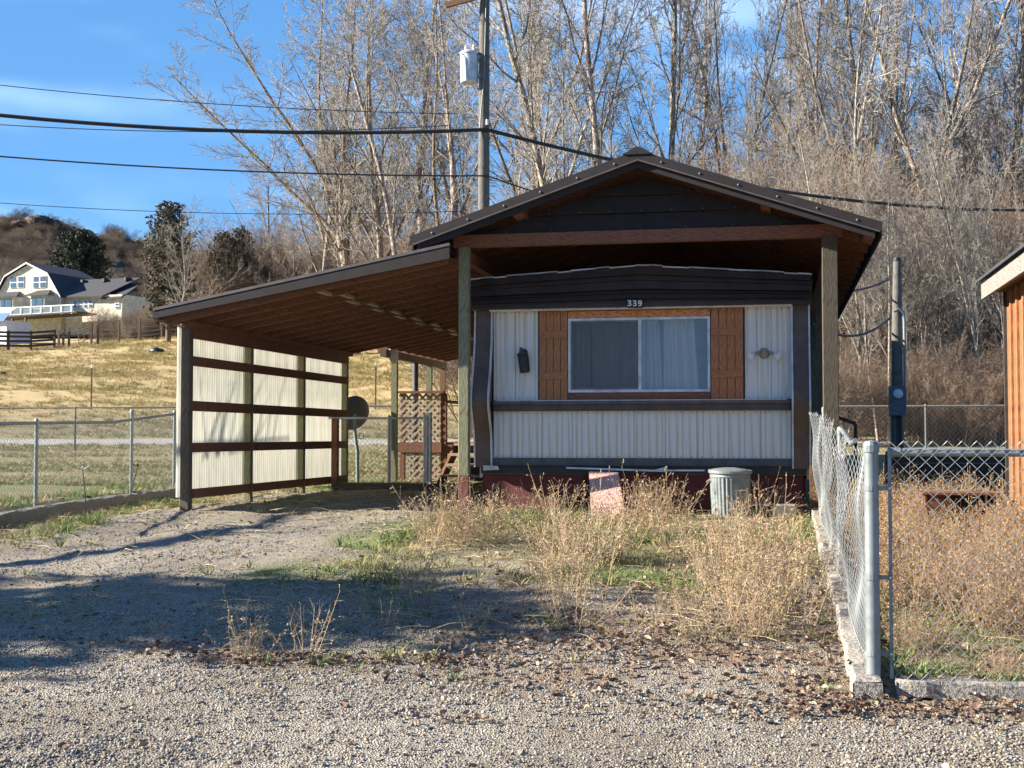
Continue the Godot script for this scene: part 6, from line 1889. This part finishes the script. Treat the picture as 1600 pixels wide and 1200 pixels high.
func build_gravel() -> void:
	var rg := RandomNumberGenerator.new()
	rg.seed = 55
	var root := stuff("gravel")
	for v in 3:
		var m := MB.new()
		var ico := []
		var ph := (1.0 + sqrt(5.0)) / 2.0
		for q in [Vector3(-1, ph, 0), Vector3(1, ph, 0), Vector3(-1, -ph, 0), Vector3(1, -ph, 0), Vector3(0, -1, ph), Vector3(0, 1, ph), Vector3(0, -1, -ph), Vector3(0, 1, -ph), Vector3(ph, 0, -1), Vector3(ph, 0, 1), Vector3(-ph, 0, -1), Vector3(-ph, 0, 1)]:
			ico.append(q.normalized() * rg.randf_range(0.75, 1.2) * Vector3(1.0, 0.62, 0.8))
		for f in [[0, 11, 5], [0, 5, 1], [0, 1, 7], [0, 7, 10], [0, 10, 11], [1, 5, 9], [5, 11, 4], [11, 10, 2], [10, 7, 6], [7, 1, 8], [3, 9, 4], [3, 4, 2], [3, 2, 6], [3, 6, 8], [3, 8, 9], [4, 9, 5], [2, 4, 11], [6, 2, 10], [8, 6, 7], [9, 8, 1]]:
			m.tri(ico[f[0]], ico[f[1]], ico[f[2]], ico[f[0]] + ico[f[1]] + ico[f[2]])
		var xf := []
		var cl := []
		var n := 90000
		for i in n:
			# denser near the street, thinning into the drive
			var z := -lerpf(4.6, 18.5, pow(rg.randf(), 1.9))
			var half_l := -0.72 * -z - 0.6
			var x := rg.randf_range(maxf(half_l, -8.6), minf(0.22 * -z + 0.3, 3.4))
			var k := 1.0
			if x > -3.4 and z < -10.2: k = 0.12
			if x > 0.36 and z < -7.0: k = 0.05
			if x < -6.9 and z < -11.0: k = 0.2
			if x > -0.8 and z < -7.4: k = minf(k, 0.35)
			k *= lerpf(0.3, 1.0, smoothstep(-0.3, 0.15, nz.get_noise_2d(x * 1.3 + 33.0, z * 3.0)))
			if z < -8.5 and (absf(x + 5.75) < 0.25 or absf(x + 4.2) < 0.25): k *= 0.4
			if rg.randf() > k: continue
			var s := 0.0032 + 0.009 * pow(rg.randf(), 2.6)
			if rg.randf() < 0.004: s *= 2.2
			var b := Basis(rv(rg).normalized(), rg.randf() * TAU) if rg.randf() < 0.4 else Basis(Vector3.UP, rg.randf() * TAU)
			var rough := nz.get_noise_2d(x * 14.0, z * 14.0) * 0.012 + nz.get_noise_2d(x * 3.0, z * 3.0) * 0.03
			xf.append(Transform3D(b.scaled(Vector3(s, s, s)), Vector3(x, gy(x, z) + rough + s * 0.25, z)))
			var t := rg.randf()
			var c := Color(0.24, 0.215, 0.18).lerp(Color(0.43, 0.395, 0.34), rg.randf())
			if t < 0.2: c = Color(0.17, 0.155, 0.135)
			elif t < 0.42: c = Color(0.4, 0.31, 0.2)
			elif t > 0.955: c = Color(0.58, 0.54, 0.47)
			cl.append(c * rg.randf_range(0.8, 1.1))
		multi("stone", m.mesh(Vector3.ZERO), M.stone, xf, cl, root)

# ---------------------------------------------------------------- scene
func make_sky() -> Sky:
	var p := ProceduralSkyMaterial.new()
	p.sky_top_color = lin(0.035, 0.14, 0.48)
	p.sky_horizon_color = lin(0.22, 0.55, 1.0)
	p.sky_curve = 0.33
	p.ground_bottom_color = Color(0.3, 0.27, 0.22)
	p.ground_horizon_color = Color(0.6, 0.66, 0.7)
	p.sun_angle_max = 20.0
	# wisps of high cloud all round
	var f := FastNoiseLite.new()
	f.seed = 4
	f.noise_type = FastNoiseLite.TYPE_SIMPLEX
	f.frequency = 1.0
	f.fractal_octaves = 5
	var w := 1024
	var h := 512
	var img := Image.create(w, h, false, Image.FORMAT_RGBA8)
	for y in h / 2:
		var el := PI / 2.0 - PI * y / h
		for x in w:
			var az := TAU * x / w
			var d := Vector3(cos(el) * cos(az), sin(el), cos(el) * sin(az))
			var k := f.get_noise_3d(d.x * 2.2, d.y * 17.0 + d.x * 2.0, d.z * 2.2)
			var k2 := f.get_noise_3d(d.x * 1.2 + 9.0, d.y * 3.0, d.z * 1.2)
			var a := smoothstep(-0.05, 0.5, k) * smoothstep(-0.35, 0.3, k2)
			img.set_pixel(x, y, Color(0.8, 0.84, 0.88, a * 0.5))
	p.sky_cover = ImageTexture.create_from_image(img)
	p.sky_cover_modulate = Color(1, 1, 1, 1)
	var s := Sky.new()
	s.sky_material = p
	return s
func _ready() -> void:
	cam_basis = Basis(Vector3.UP, YAW) * Basis(Vector3.RIGHT, PITCH)
	nz.seed = 3
	nz.noise_type = FastNoiseLite.TYPE_SIMPLEX
	nz.frequency = 0.2
	nz.fractal_octaves = 3
	nz2.seed = 8
	nz2.noise_type = FastNoiseLite.TYPE_SIMPLEX
	nz2.frequency = 0.06
	nz2.fractal_octaves = 3
	# camera
	var cam := Camera3D.new()
	cam.name = "camera"
	cam.transform = Transform3D(cam_basis, EYE)
	cam.fov = rad_to_deg(2.0 * atan(600.0 / FPX))
	cam.near = 0.05
	cam.far = 3000.0
	add_child(cam)
	cam.current = true
	# sky and exposure
	var env := Environment.new()
	env.background_mode = Environment.BG_SKY
	env.sky = make_sky()
	env.background_energy_multiplier = 0.36
	env.tonemap_mode = Environment.TONE_MAPPER_LINEAR
	env.tonemap_exposure = 3.35
	env.sdfgi_enabled = true
	env.ssao_enabled = true
	env.ssil_enabled = true
	var we := WorldEnvironment.new()
	we.name = "world_environment"
	we.environment = env
	add_child(we)
	# low winter sun from the carport's side, a little in front of the trailer
	var sun := DirectionalLight3D.new()
	sun.name = "sun"
	var el := deg_to_rad(25.0)
	var az := deg_to_rad(12.0)
	var to_sun := Vector3(-cos(az) * cos(el), sin(el), sin(az) * cos(el))
	sun.look_at_from_position(to_sun * 50.0, Vector3.ZERO, Vector3.UP)
	sun.light_energy = 1.6
	sun.light_color = Color(1.0, 0.965, 0.91)
	sun.light_angular_distance = 0.5
	sun.shadow_enabled = true
	add_child(sun)
	make_materials()
	build_ground()
	build_hill()
	build_shelter()
	build_carport()
	build_trailer()
	build_porch()
	build_corner_fence()
	build_other_fences()
	build_neighbour()
	build_poles()
	build_far_house()
	build_far_fences()
	build_small_things()
	build_woods()
	build_weeds()
	build_gravel()
